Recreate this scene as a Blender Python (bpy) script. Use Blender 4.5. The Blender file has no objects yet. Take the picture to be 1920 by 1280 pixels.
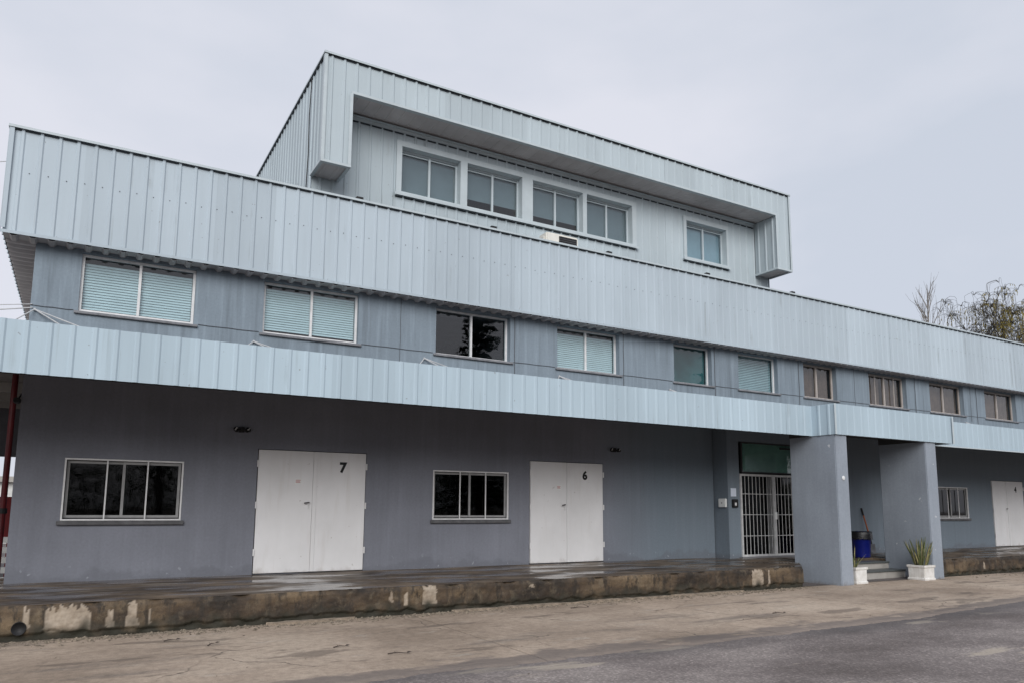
import bpy, bmesh, math, random
from mathutils import Vector, Matrix, noise
random.seed(7)
R = math.radians
S = bpy.context.scene
C = S.collection

# ------------------------------------------------------------------ camera
CAM = Vector((-5.462, -15.065, 1.303))
yaw, pit, rol = 0.523429, 0.135455, R(0.38212)
d = Vector((math.sin(yaw)*math.cos(pit), math.cos(yaw)*math.cos(pit), math.sin(pit)))
r = Vector((math.cos(yaw), -math.sin(yaw), 0)); u = r.cross(d)
r2 = r*math.cos(rol)+u*math.sin(rol); u2 = u*math.cos(rol)-r*math.sin(rol)
cd = bpy.data.cameras.new('camera'); cam = bpy.data.objects.new('camera', cd); C.objects.link(cam)
cam.matrix_world = Matrix(((r2.x, u2.x, -d.x, CAM.x), (r2.y, u2.y, -d.y, CAM.y), (r2.z, u2.z, -d.z, CAM.z), (0, 0, 0, 1)))
cd.sensor_fit = 'HORIZONTAL'; cd.sensor_width = 36; cd.lens = 1401.1/1920*36; cd.shift_y = 119.2/1920
cd.clip_start = .1; cd.clip_end = 3000
S.camera = cam
S.render.resolution_x, S.render.resolution_y = 1024, 682

# ------------------------------------------------------------------ world, sun, exposure
SUN_EL, SUN_AZ = R(28), R(205)          # azimuth clockwise from +Y: behind the camera, to its left
w = bpy.data.worlds.new('World'); S.world = w; w.use_nodes = True
nt = w.node_tree; N = nt.nodes; L = nt.links
N.clear()
sky = N.new('ShaderNodeTexSky'); sky.sky_type = 'NISHITA'; sky.sun_disc = False
sky.sun_elevation = SUN_EL; sky.sun_rotation = SUN_AZ; sky.air_density = 1.0; sky.dust_density = 3.0
bg1 = N.new('ShaderNodeBackground'); bg1.inputs[1].default_value = .06; L.new(sky.outputs[0], bg1.inputs[0])
tc = N.new('ShaderNodeTexCoord'); mp = N.new('ShaderNodeMapping'); mp.inputs['Scale'].default_value = (1, 1, 2.2)
L.new(tc.outputs['Generated'], mp.inputs[0])
nz = N.new('ShaderNodeTexNoise'); nz.inputs['Scale'].default_value = 1.7; nz.inputs['Detail'].default_value = 5; nz.inputs['Roughness'].default_value = .5
L.new(mp.outputs[0], nz.inputs[0])
cr = N.new('ShaderNodeValToRGB'); cr.color_ramp.elements[0].position = .38; cr.color_ramp.elements[1].position = .62
cr.color_ramp.elements[0].color = (.67, .72, .82, 1); cr.color_ramp.elements[1].color = (.83, .845, .93, 1)
L.new(nz.outputs[0], cr.inputs[0])
bg2 = N.new('ShaderNodeBackground'); bg2.inputs[1].default_value = 1.0; L.new(cr.outputs[0], bg2.inputs[0])
mx = N.new('ShaderNodeMixShader'); mx.inputs[0].default_value = .88          # an even overcast layer over the clear sky
L.new(bg1.outputs[0], mx.inputs[1]); L.new(bg2.outputs[0], mx.inputs[2])
wo = N.new('ShaderNodeOutputWorld'); L.new(mx.outputs[0], wo.inputs[0])

sl = bpy.data.lights.new('sun', 'SUN'); sl.energy = 2.3; sl.angle = R(40); sl.color = (1, .985, .965)
so = bpy.data.objects.new('sun', sl); C.objects.link(so)
sdir = Vector((math.sin(SUN_AZ)*math.cos(SUN_EL), math.cos(SUN_AZ)*math.cos(SUN_EL), math.sin(SUN_EL)))
so.rotation_euler = sdir.to_track_quat('Z', 'Y').to_euler(); so.location = (-10, -30, 40)

S.render.engine = 'CYCLES'
S.view_settings.view_transform = 'Standard'; S.view_settings.look = 'None'
S.view_settings.exposure = 0; S.view_settings.gamma = 1; S.view_settings.use_curve_mapping = False
S.cycles.use_denoising = True; S.cycles.max_bounces = 8; S.cycles.transparent_max_bounces = 24
S.cycles.sample_clamp_indirect = 6

# ------------------------------------------------------------------ material helpers
def new_mat(name):
    m = bpy.data.materials.new(name); m.use_nodes = True
    return m, m.node_tree.nodes, m.node_tree.links, m.node_tree.nodes['Principled BSDF']
def nd(Nn, t, **k):
    n = Nn.new(t)
    for a, b in k.items(): setattr(n, a, b)
    return n
def math_n(Nn, Ll, op, a, b=None, c=None, clamp=False):
    n = Nn.new('ShaderNodeMath'); n.operation = op; n.use_clamp = clamp
    for i, v in enumerate((a, b, c)):
        if v is None: continue
        if isinstance(v, (int, float)): n.inputs[i].default_value = v
        else: Ll.new(v, n.inputs[i])
    return n.outputs[0]
def noise_n(Nn, Ll, scale=(1, 1, 1), s=1.0, detail=4, rough=.55, coord='pos', off=(0, 0, 0)):
    if coord == 'pos': src = Nn.new('ShaderNodeNewGeometry').outputs['Position']
    else: src = Nn.new('ShaderNodeTexCoord').outputs['Object']
    m = Nn.new('ShaderNodeMapping'); m.inputs['Scale'].default_value = scale; m.inputs['Location'].default_value = off
    Ll.new(src, m.inputs[0])
    n = Nn.new('ShaderNodeTexNoise'); n.inputs['Scale'].default_value = s; n.inputs['Detail'].default_value = detail; n.inputs['Roughness'].default_value = rough
    Ll.new(m.outputs[0], n.inputs[0])
    return n.outputs[0]
def ramp(Nn, Ll, fac, *stops):
    c = Nn.new('ShaderNodeValToRGB'); e = c.color_ramp.elements
    while len(e) < len(stops): e.new(.5)
    for i, (p, v) in enumerate(stops):
        e[i].position = p; e[i].color = (v, v, v, 1) if isinstance(v, (int, float)) else (*v, 1)
    Ll.new(fac, c.inputs[0]); return c.outputs[0]
def mix(Nn, Ll, fac, a, b, mode='MIX'):
    n = Nn.new('ShaderNodeMix'); n.data_type = 'RGBA'; n.blend_type = mode
    for idx, v in ((0, fac), (6, a), (7, b)):
        if isinstance(v, (int, float)): n.inputs[idx].default_value = v
        elif isinstance(v, tuple): n.inputs[idx].default_value = (*v, 1)
        else: Ll.new(v, n.inputs[idx])
    return n.outputs[2]
def bump(Nn, Ll, bsdf, h, strength=.3, dist=.01):
    b = Nn.new('ShaderNodeBump'); b.inputs['Strength'].default_value = strength; b.inputs['Distance'].default_value = dist
    Ll.new(h, b.inputs['Height']); Ll.new(b.outputs[0], bsdf.inputs['Normal'])
def plain(name, col, rough=.5, var=.12, s=6, metallic=0, spec=.4, bmp=0):
    m, Nn, Ll, b = new_mat(name)
    f = noise_n(Nn, Ll, s=s)
    lo = tuple(c*(1-var) for c in col); hi = tuple(min(1, c*(1+var)) for c in col)
    Ll.new(ramp(Nn, Ll, f, (.3, lo), (.7, hi)), b.inputs['Base Color'])
    b.inputs['Roughness'].default_value = rough; b.inputs['Metallic'].default_value = metallic
    b.inputs['Specular IOR Level'].default_value = spec
    if bmp: bump(Nn, Ll, b, noise_n(Nn, Ll, s=s*8), bmp)
    return m

def cladding_mat(name, col, streak=.05):
    m, Nn, Ll, b = new_mat(name)
    big = noise_n(Nn, Ll, (1, 1, .35), .8, 3)
    st = noise_n(Nn, Ll, (9, 9, .5), 1.0, 5, .6)
    oi = Nn.new('ShaderNodeObjectInfo')
    c = ramp(Nn, Ll, big, (.3, tuple(x*.93 for x in col)), (.7, tuple(x*1.05 for x in col)))
    c = mix(Nn, Ll, ramp(Nn, Ll, st, (.50, 0.0), (.78, streak*4)), c, tuple(x*.72 for x in col))
    rv = math_n(Nn, Ll, 'MULTIPLY_ADD', oi.outputs['Random'], .13, .93)
    hsv = Nn.new('ShaderNodeHueSaturation'); Ll.new(rv, hsv.inputs['Value']); Ll.new(c, hsv.inputs['Color'])
    rn_ = noise_n(Nn, Ll, (11, 11, .22), 1.0, 4, .6, off=(1, 4, 2)); rm = noise_n(Nn, Ll, (.6, .6, .9), 1.3, 3, .5, off=(8, 3, 5))
    rf = math_n(Nn, Ll, 'MULTIPLY', ramp(Nn, Ll, rn_, (.56, 0.0), (.70, .55)), ramp(Nn, Ll, rm, (.48, 0.0), (.62, 1.0)))
    hs2 = mix(Nn, Ll, rf, hsv.outputs[0], (col[0]*.62, col[1]*.60, col[2]*.57))
    sp = noise_n(Nn, Ll, (1, 1, 1), 14, 2, .5, off=(3, 1, 7))
    c2 = mix(Nn, Ll, ramp(Nn, Ll, sp, (.73, 0.0), (.77, .55)), hs2, (.16, .15, .14))   # specks, fixings
    Ll.new(c2, b.inputs['Base Color'])
    b.inputs['Roughness'].default_value = .55; b.inputs['Specular IOR Level'].default_value = .25
    bump(Nn, Ll, b, noise_n(Nn, Ll, (2.5, 2.5, .8), 1.2, 2), .25, .02)
    return m
def wall_mat(name, col, col2=None, streak=.5, base_stain=False, drip=None):
    m, Nn, Ll, b = new_mat(name)
    big = noise_n(Nn, Ll, (1, 1, 1), .55, 4)
    c = ramp(Nn, Ll, big, (.3, tuple(x*.86 for x in col)), (.7, tuple(x*1.13 for x in col)))
    geo = Nn.new('ShaderNodeNewGeometry'); sx = Nn.new('ShaderNodeSeparateXYZ'); Ll.new(geo.outputs['Position'], sx.inputs[0])
    if col2:      # blends to a bluer tone right of the second door
        wob = math_n(Nn, Ll, 'MULTIPLY_ADD', big, 1.2, sx.outputs[0])
        f = ramp(Nn, Ll, math_n(Nn, Ll, 'MULTIPLY_ADD', wob, .5, -3.1, clamp=True), (0, 0.0), (1, 1.0))
        c = mix(Nn, Ll, f, c, col2)
    st = noise_n(Nn, Ll, (5, 5, .32), 1.3, 6, .62)
    c = mix(Nn, Ll, ramp(Nn, Ll, st, (.5, 0.0), (.75, streak)), c, tuple(x*1.65 for x in col))
    st2 = noise_n(Nn, Ll, (7, 7, .28), 1.1, 6, .62, off=(5, 9, 2))
    c = mix(Nn, Ll, ramp(Nn, Ll, st2, (.52, 0.0), (.76, streak)), c, tuple(x*.42 for x in col))
    if base_stain:
        h = math_n(Nn, Ll, 'MULTIPLY_ADD', noise_n(Nn, Ll, (.9, .9, 1), 1.6, 5, .6), 1.5, math_n(Nn, Ll, 'MULTIPLY', sx.outputs[2], -1.7))
        f = ramp(Nn, Ll, h, (.46, 0.0), (.64, .45))
        c = mix(Nn, Ll, f, c, tuple(x*.66 for x in col))
        fl = noise_n(Nn, Ll, (1, 1, 1), 9, 3, .5, off=(2, 2, 2))
        g = math_n(Nn, Ll, 'MULTIPLY', ramp(Nn, Ll, fl, (.66, 0.0), (.69, .8)), math_n(Nn, Ll, 'MULTIPLY_ADD', sx.outputs[2], -2.2, .8, clamp=True))
        c = mix(Nn, Ll, g, c, (.40, .42, .45))
    if drip:      # earth splashed on the foot of the pier, chips of lost paint
        h = math_n(Nn, Ll, 'MULTIPLY_ADD', noise_n(Nn, Ll, (1, 1, 1), 5, 5, .65), .9, math_n(Nn, Ll, 'MULTIPLY_ADD', sx.outputs[2], -2.4, -1.0))
        c = mix(Nn, Ll, ramp(Nn, Ll, h, (.38, 0.0), (.75, .75)), c, (.16, .125, .09))
        ch = noise_n(Nn, Ll, (1, 1, 1), 4.2, 4, .55, off=(2.4, 1.3, .7))
        c = mix(Nn, Ll, ramp(Nn, Ll, ch, (.725, 0.0), (.735, .9)), c, (.55, .56, .58))
    fine = noise_n(Nn, Ll, s=22, detail=4, rough=.7)
    c = mix(Nn, Ll, .35, c, ramp(Nn, Ll, fine, (.25, .72), (.75, 1.2)), 'MULTIPLY')
    Ll.new(c, b.inputs['Base Color']); b.inputs['Roughness'].default_value = .7; b.inputs['Specular IOR Level'].default_value = .25
    bump(Nn, Ll, b, math_n(Nn, Ll, 'ADD', noise_n(Nn, Ll, s=40, detail=4, rough=.7), noise_n(Nn, Ll, s=1.6, detail=3)), .35, .008)
    return m
def glass_mat(name, tint=(.88, .94, .96), wave=.02, refl=1.75, spec=1.0, rough=.015):
    m = bpy.data.materials.new(name); m.use_nodes = True; Nn = m.node_tree.nodes; Ll = m.node_tree.links; Nn.clear()
    t = Nn.new('ShaderNodeBsdfTransparent'); t.inputs[0].default_value = (*tint, 1)
    g = Nn.new('ShaderNodeBsdfGlossy'); g.inputs['Roughness'].default_value = rough; g.inputs[0].default_value = (spec, spec, spec, 1)
    f0 = Nn.new('ShaderNodeFresnel'); f0.inputs[0].default_value = refl
    gg = Nn.new('ShaderNodeNewGeometry'); f = Nn.new('ShaderNodeMath'); f.operation = 'MULTIPLY'      # mirror only at the outer face
    iv = Nn.new('ShaderNodeMath'); iv.operation = 'SUBTRACT'; iv.inputs[0].default_value = 1; Ll.new(gg.outputs['Backfacing'], iv.inputs[1])
    Ll.new(f0.outputs[0], f.inputs[0]); Ll.new(iv.outputs[0], f.inputs[1])
    h = noise_n(Nn, Ll, (1, 1, 1), 2.2, 2, .5)
    b = Nn.new('ShaderNodeBump'); b.inputs['Strength'].default_value = wave*10; b.inputs['Distance'].default_value = .01; Ll.new(h, b.inputs['Height'])
    Ll.new(b.outputs[0], g.inputs['Normal'])
    x = Nn.new('ShaderNodeMixShader'); o = Nn.new('ShaderNodeOutputMaterial')
    Ll.new(f.outputs[0], x.inputs[0]); Ll.new(t.outputs[0], x.inputs[1]); Ll.new(g.outputs[0], x.inputs[2]); Ll.new(x.outputs[0], o.inputs[0])
    return m

M = {}
M['clad'] = cladding_mat('painted_steel_cladding', (.445, .515, .565))
M['clad_canopy'] = cladding_mat('canopy_cladding', (.425, .525, .59))
M['clad_top'] = cladding_mat('penthouse_cladding', (.445, .512, .545))
M['flash'] = plain('flashing', (.47, .53, .555), .45, .06, 3)
M['soffit'] = plain('soffit_sheet', (.50, .48, .48), .6, .12, 2)
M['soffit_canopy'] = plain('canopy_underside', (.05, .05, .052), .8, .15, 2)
M['core'] = plain('backing', (.05, .05, .055), .8)
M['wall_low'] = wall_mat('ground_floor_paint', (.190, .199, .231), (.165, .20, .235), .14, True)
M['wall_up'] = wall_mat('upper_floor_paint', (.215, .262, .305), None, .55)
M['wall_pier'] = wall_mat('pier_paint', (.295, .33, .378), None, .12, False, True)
M['interior'] = plain('interior', (.035, .042, .05), .9)
M['door'] = None
M['alu'] = plain('aluminium', (.62, .62, .61), .4, .08, 5, metallic=.3)
M['gate_paint'] = plain('grey_white_gate_paint', (.50, .50, .50), .5, .15, 8)
M['white_frame'] = plain('white_frame', (.70, .70, .70), .5, .10, 8)
M['tan_frame'] = plain('tan_frame', (.42, .38, .35), .5, .12, 8)
M['grey_frame'] = plain('grey_frame', (.28, .28, .28), .5, .12, 8)
M['sill'] = plain('sill', (.20, .205, .22), .7, .25, 9, bmp=.2)
M['sill_dark'] = plain('dark_sill', (.10, .10, .105), .7, .25, 9, bmp=.2)
M['glass'] = glass_mat('window_glass')
M['glass_dark'] = glass_mat('dark_window_glass', (.30, .33, .33), .01, 1.38, rough=.035)
M['glass_green'] = glass_mat('green_glass', (.66, .76, .74), .015)
M['glass_top'] = glass_mat('penthouse_glass', (.80, .86, .88), .01)
M['glass_brown'] = glass_mat('brownish_glass', (.72, .70, .68), .015)
M['shade_teal'] = plain('teal_shade', (.03, .10, .10), .8, .5, 1.2)
M['frost'] = plain('frosted_film', (.60, .68, .65), .7, .2, 2)
M['blind_grey'] = plain('grey_blind', (.34, .42, .43), .6, .08, 3)
M['gap_shade'] = plain('painted_gap_shade', (.045, .055, .065), .9)  # near-black, paints the shaded gaps between ribs below flashings and sills
M['blind'] = plain('blind_slats', (.61, .66, .655), .5, .06, 3)
M['roller'] = plain('roller_shade', (.25, .27, .28), .8, .06, 3)
M['roller_light'] = plain('pale_roller_shade', (.40, .49, .54), .8, .06, 3)
M['curtain'] = plain('curtain', (.25, .215, .19), .9, .25, 5)
M['black'] = plain('black_plastic', (.012, .012, .013), .6, .2)
M['lens'] = plain('lamp_lens', (.6, .6, .6), .2)
M['white_box'] = plain('white_plastic', (.72, .73, .72), .5, .06)
M['paper'] = plain('paper', (.62, .68, .78), .8, .05)
M['red_print'] = plain('red_print', (.50, .22, .22), .7)
M['cable_white'] = plain('white_cable', (.52, .53, .54), .6)
M['cable_dark'] = plain('dark_cable', (.10, .11, .125), .7)
M['red_paint'] = plain('red_paint', (.20, .010, .012), .5, .2, 3)
M['red_shaded'] = plain('shaded_red_paint', (.10, .006, .008), .5, .3, 3)  # the red darkened to put the post's shade into its colour
M['concrete_light'] = plain('pale_concrete', (.38, .36, .33), .8, .15, 3, bmp=.2)
M['concrete_dark'] = plain('grey_concrete', (.16, .16, .17), .8, .15, 3)
M['blue'] = plain('blue_plastic', (.006, .012, .15), .35, .1)
M['bag'] = plain('bin_bag', (.008, .008, .01), .25, .3, 20, bmp=.5)
M['handle'] = plain('tool_handle', (.34, .085, .02), .6, .2)
M['steel'] = plain('dull_steel', (.12, .12, .125), .45, .2, metallic=.6)
M['soil'] = plain('soil', (.04, .03, .02), .95, .3, 20)
M['plant'] = plain('succulent', (.12, .14, .05), .55, .35, 12)
M['plant_dry'] = plain('dry_leaf', (.30, .27, .13), .6, .3, 12)
M['bark'] = plain('bark', (.055, .05, .045), .9, .25, 5)
M['bark_pale'] = plain('pale_bark', (.20, .185, .17), .9, .2, 5)
M['willow'] = plain('willow_leaf', (.22, .175, .035), .7, .35, 1.5)
M['leaf'] = plain('leaf', (.05, .075, .03), .6, .35, 1)
M['needle'] = plain('needle', (.022, .042, .025), .6, .3, 1)
M['tread'] = plain('granite_tread', (.10, .11, .11), .35, .3, 30)
M['ac'] = plain('ac_casing', (.72, .70, .64), .5, .06)
M['white_wood'] = plain('white_boards', (.65, .65, .63), .7, .12)
M['kerb'] = plain('broken_kerb_concrete', (.26, .21, .16), .9, .55, 7, bmp=.6)
M['stone'] = plain('rubble_stone', (.20, .165, .125), .9, .6, 18)
M['twig'] = plain('twig', (.07, .055, .045), .9, .3)

def _door():
    m, Nn, Ll, b = new_mat('white_door_paint')
    big = noise_n(Nn, Ll, (1, 1, .8), 1.1, 4)
    c = ramp(Nn, Ll, big, (.3, (.66, .655, .655)), (.7, (.75, .745, .75)))
    st = noise_n(Nn, Ll, (6, 6, .6), 1.4, 5, .6)
    c = mix(Nn, Ll, ramp(Nn, Ll, st, (.55, 0.0), (.8, .45)), c, (.56, .53, .50))
    sc = noise_n(Nn, Ll, (1, 1, 1), 11, 3, .5)
    c = mix(Nn, Ll, ramp(Nn, Ll, sc, (.72, 0.0), (.75, .6)), c, (.40, .36, .34))
    gp = Nn.new('ShaderNodeNewGeometry'); sz = Nn.new('ShaderNodeSeparateXYZ'); Ll.new(gp.outputs['Position'], sz.inputs[0])
    kd = math_n(Nn, Ll, 'MULTIPLY_ADD', noise_n(Nn, Ll, (1, 1, .5), 4, 5, .6), 1.1, math_n(Nn, Ll, 'MULTIPLY', sz.outputs[2], -2.2))
    c = mix(Nn, Ll, ramp(Nn, Ll, kd, (.38, 0.0), (.8, .7)), c, (.36, .32, .28))       # splashed dirt at the foot
    Ll.new(c, b.inputs['Base Color']); b.inputs['Roughness'].default_value = .45; b.inputs['Specular IOR Level'].default_value = .3
    bump(Nn, Ll, b, noise_n(Nn, Ll, (1, 1, .7), 1.5, 2), .6, .05)
    return m
M['door'] = _door()

def _platform(front):
    m, Nn, Ll, b = new_mat('platform_face' if front else 'platform_top')
    big = noise_n(Nn, Ll, (.5, 1.2, 1), 1.6, 6, .65)
    if front:
        c = ramp(Nn, Ll, big, (.36, (.018, .013, .009)), (.5, (.070, .047, .028)), (.66, (.17, .12, .07)))
        st = noise_n(Nn, Ll, (4, 4, .35), 2, 5, .6)
        c = mix(Nn, Ll, ramp(Nn, Ll, st, (.5, 0.0), (.72, .75)), c, (.032, .026, .020))
        bl = noise_n(Nn, Ll, (1.5, 1.5, 1.2), 3.2, 7, .7, off=(5, 5, 5))
        c = mix(Nn, Ll, ramp(Nn, Ll, bl, (.53, 0.0), (.66, .5)), c, (.17, .135, .09))
        bl2 = noise_n(Nn, Ll, (2.5, 2.5, 1.0), 2.3, 7, .7, off=(1, 9, 5))
        c = mix(Nn, Ll, ramp(Nn, Ll, bl2, (.52, 0.0), (.60, .8)), c, (.022, .017, .012))
        gr = noise_n(Nn, Ll, s=70, detail=3, rough=.8)
        c = mix(Nn, Ll, .6, c, ramp(Nn, Ll, gr, (.3, .55), (.7, 1.5)), 'MULTIPLY')
        a = Nn.new('ShaderNodeAttribute'); a.attribute_name = 'peel'
        pc = ramp(Nn, Ll, noise_n(Nn, Ll, s=7, detail=5), (.3, (.36, .29, .215)), (.7, (.52, .44, .35)))
        c = mix(Nn, Ll, a.outputs['Fac'], c, pc)
        mo = Nn.new('ShaderNodeAttribute'); mo.attribute_name = 'moss'
        c = mix(Nn, Ll, mo.outputs['Fac'], c, (.028, .026, .016))
        rr = .75
        Ll.new(c, b.inputs['Base Color']); b.inputs['Roughness'].default_value = rr
        bump(Nn, Ll, b, noise_n(Nn, Ll, s=26, detail=6, rough=.7), .6, .012)
    else:
        c = ramp(Nn, Ll, big, (.36, (.038, .028, .021)), (.5, (.098, .072, .05)), (.64, (.20, .15, .105)))
        sx = noise_n(Nn, Ll, (.35, 2.4, 1), 1.5, 6, .6, off=(4, 0, 0))
        c = mix(Nn, Ll, ramp(Nn, Ll, sx, (.60, 0.0), (.68, .8)), c, (.33, .29, .24))
        Ll.new(c, b.inputs['Base Color'])
        wet = noise_n(Nn, Ll, (.6, 1.4, 1), 1.3, 4, off=(7, 3, 0))
        Ll.new(ramp(Nn, Ll, wet, (.42, .14), (.56, .62)), b.inputs['Roughness'])
        bump(Nn, Ll, b, noise_n(Nn, Ll, s=14, detail=5, rough=.65), .22, .008)
    return m
M['plat_front'] = _platform(True); M['plat_top'] = _platform(False)

def _apron():
    m, Nn, Ll, b = new_mat('worn_concrete')
    big = noise_n(Nn, Ll, (.8, 1, 1), .45, 6, .62)
    oi = Nn.new('ShaderNodeObjectInfo')
    c = ramp(Nn, Ll, big, (.36, (.30, .235, .18)), (.5, (.41, .325, .253)), (.66, (.49, .40, .315)))
    sk = noise_n(Nn, Ll, (.5, 2.2, 1), 1.0, 6, .6, off=(2, 5, 0))
    c = mix(Nn, Ll, ramp(Nn, Ll, sk, (.56, 0.0), (.70, .62)), c, (.17, .145, .125))
    lt = noise_n(Nn, Ll, (.8, 2.0, 1), 1.7, 6, .65, off=(9, 5, 0))
    c = mix(Nn, Ll, ramp(Nn, Ll, lt, (.60, 0.0), (.70, .6)), c, (.47, .41, .345))
    md = noise_n(Nn, Ll, s=9, detail=7, rough=.75, off=(4, 4, 0))
    c = mix(Nn, Ll, .6, c, ramp(Nn, Ll, md, (.34, .62), (.5, 1.0), (.66, 1.3)), 'MULTIPLY')
    fine = noise_n(Nn, Ll, s=55, detail=3, rough=.8)
    c = mix(Nn, Ll, .55, c, ramp(Nn, Ll, fine, (.25, .62), (.75, 1.32)), 'MULTIPLY')
    # hairline cracks and tar-dark damp blotches
    gq = Nn.new('ShaderNodeNewGeometry'); wn = Nn.new('ShaderNodeTexNoise'); wn.inputs['Scale'].default_value = 1.4; wn.inputs['Detail'].default_value = 5; Ll.new(gq.outputs['Position'], wn.inputs[0])
    va = Nn.new('ShaderNodeVectorMath'); va.operation = 'MULTIPLY_ADD'; Ll.new(wn.outputs['Color'], va.inputs[0]); va.inputs[1].default_value = (.9, .9, 0); Ll.new(gq.outputs['Position'], va.inputs[2])
    vo = Nn.new('ShaderNodeTexVoronoi'); vo.feature = 'DISTANCE_TO_EDGE'; vo.inputs['Scale'].default_value = .33; Ll.new(va.outputs[0], vo.inputs[0])
    ck = math_n(Nn, Ll, 'MULTIPLY', ramp(Nn, Ll, vo.outputs['Distance'], (.0, .8), (.006, 0.0)), ramp(Nn, Ll, noise_n(Nn, Ll, s=.5, off=(6, 1, 0)), (.45, 0.0), (.55, 1.0)))
    c = mix(Nn, Ll, ck, c, (.06, .05, .042))
    dm = noise_n(Nn, Ll, (.35, 1.1, 1), 1.5, 6, .62, off=(11, 2, 0))
    c = mix(Nn, Ll, ramp(Nn, Ll, dm, (.60, 0.0), (.64, .6)), c, (.13, .105, .085))
    # asphalt creeping and damp soaking over the worn outer edge
    sy = Nn.new('ShaderNodeSeparateXYZ'); Ll.new(gq.outputs['Position'], sy.inputs[0])
    ln = math_n(Nn, Ll, 'MULTIPLY_ADD', math_n(Nn, Ll, 'MINIMUM', math_n(Nn, Ll, 'MAXIMUM', sy.outputs[0], 6.0), 12.0), -.0917, sy.outputs[1])
    ed = math_n(Nn, Ll, 'MULTIPLY_ADD', ln, -1.15, -8.85)
    ed = math_n(Nn, Ll, 'ADD', ed, math_n(Nn, Ll, 'MULTIPLY', noise_n(Nn, Ll, (.55, 1.3, 1), 1.7, 6, .65, off=(3, 7, 0)), 1.9))
    c = mix(Nn, Ll, ramp(Nn, Ll, ed, (.78, 0.0), (1.0, .75)), c, (.15, .128, .118))
    hv = Nn.new('ShaderNodeHueSaturation'); Ll.new(c, hv.inputs['Color']); Ll.new(math_n(Nn, Ll, 'MULTIPLY_ADD', oi.outputs['Random'], .12, .94), hv.inputs['Value'])
    Ll.new(hv.outputs[0], b.inputs['Base Color']); b.inputs['Roughness'].default_value = .8
    b.inputs['Specular IOR Level'].default_value = .25
    bump(Nn, Ll, b, math_n(Nn, Ll, 'ADD', noise_n(Nn, Ll, s=45, detail=5, rough=.7), noise_n(Nn, Ll, s=3, detail=4)), .35, .01)
    return m
M['apron'] = _apron()
def _asphalt():
    m, Nn, Ll, b = new_mat('old_asphalt')
    big = noise_n(Nn, Ll, (.7, 1.2, 1), .6, 6, .6)
    c = ramp(Nn, Ll, big, (.36, (.135, .112, .103)), (.5, (.205, .175, .163)), (.64, (.285, .247, .227)))
    v = Nn.new('ShaderNodeTexVoronoi'); v.inputs['Scale'].default_value = 42
    g = Nn.new('ShaderNodeNewGeometry'); Ll.new(g.outputs['Position'], v.inputs[0])
    sepc = Nn.new('ShaderNodeSeparateColor'); Ll.new(v.outputs['Color'], sepc.inputs[0])
    c = mix(Nn, Ll, .6, c, ramp(Nn, Ll, sepc.outputs[0], (.0, .62), (.6, .95), (.9, 1.45), (1, 1.9)), 'MULTIPLY')
    pa = noise_n(Nn, Ll, (.55, 1.8, 1), .8, 6, .6, off=(-1.2, 3.3, 0))
    c = mix(Nn, Ll, ramp(Nn, Ll, pa, (.62, 0.0), (.67, .75)), c, (.45, .385, .31))
    sx = Nn.new('ShaderNodeSeparateXYZ'); Ll.new(g.outputs['Position'], sx.inputs[0])
    wet = noise_n(Nn, Ll, (.6, 1.2, 1), 1.1, 5, .6, off=(1, 8, 0))
    e = math_n(Nn, Ll, 'MULTIPLY_ADD', sx.outputs[1], 1.3, 10.6)       # damp seam where the sheets of paving meet
    e = math_n(Nn, Ll, 'ADD', e, math_n(Nn, Ll, 'MULTIPLY_ADD', wet, 2.2, -1.1), clamp=True)
    c = mix(Nn, Ll, math_n(Nn, Ll, 'MULTIPLY', e, .6), c, (.085, .078, .078))
    Ll.new(c, b.inputs['Base Color']); b.inputs['Roughness'].default_value = .8; b.inputs['Specular IOR Level'].default_value = .3
    bump(Nn, Ll, b, v.outputs['Distance'], .5, .008)
    return m
M['asphalt'] = _asphalt()

# ------------------------------------------------------------------ object helpers
def obj(name, bm, mat, parent=None, smooth=False):
    if isinstance(bm, bmesh.types.BMesh):
        me = bpy.data.meshes.new(name); bm.normal_update(); bm.to_mesh(me); bm.free()
    else: me = bm
    if mat is not None and not me.materials: me.materials.append(M[mat] if isinstance(mat, str) else mat)
    if smooth: me.polygons.foreach_set('use_smooth', [True]*len(me.polygons))
    o = bpy.data.objects.new(name, me); C.objects.link(o)
    if parent: o.parent = parent
    return o
def tag(o, label, cat, group=None):
    o['label'] = label; o['category'] = cat
    if group: o['group'] = group
    return o
def struct(o): o['kind'] = 'structure'; return o
def empty(name, loc=(0, 0, 0)):
    o = bpy.data.objects.new(name, None); o.location = loc; C.objects.link(o); o.empty_display_size = .2
    return o
def BM(): return bmesh.new()
def bx(bm, x0, x1, y0, y1, z0, z1, mi=0):
    v = [bm.verts.new((x, y, z)) for x in (x0, x1) for y in (y0, y1) for z in (z0, z1)]
    for f in ((0, 1, 3, 2), (4, 6, 7, 5), (0, 4, 5, 1), (2, 3, 7, 6), (0, 2, 6, 4), (1, 5, 7, 3)):
        fc = bm.faces.new([v[i] for i in f]); fc.material_index = mi
    return v
def box(name, x0, x1, y0, y1, z0, z1, mat, parent=None):
    b = BM(); bx(b, x0, x1, y0, y1, z0, z1); return obj(name, b, mat, parent)
def bevbox(name, x0, x1, y0, y1, z0, z1, mat, parent=None, w=.01, seg=2):
    b = BM(); bx(b, x0, x1, y0, y1, z0, z1)
    bmesh.ops.bevel(b, geom=b.edges[:], offset=w, segments=seg, affect='EDGES'); return obj(name, b, mat, parent)
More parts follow.
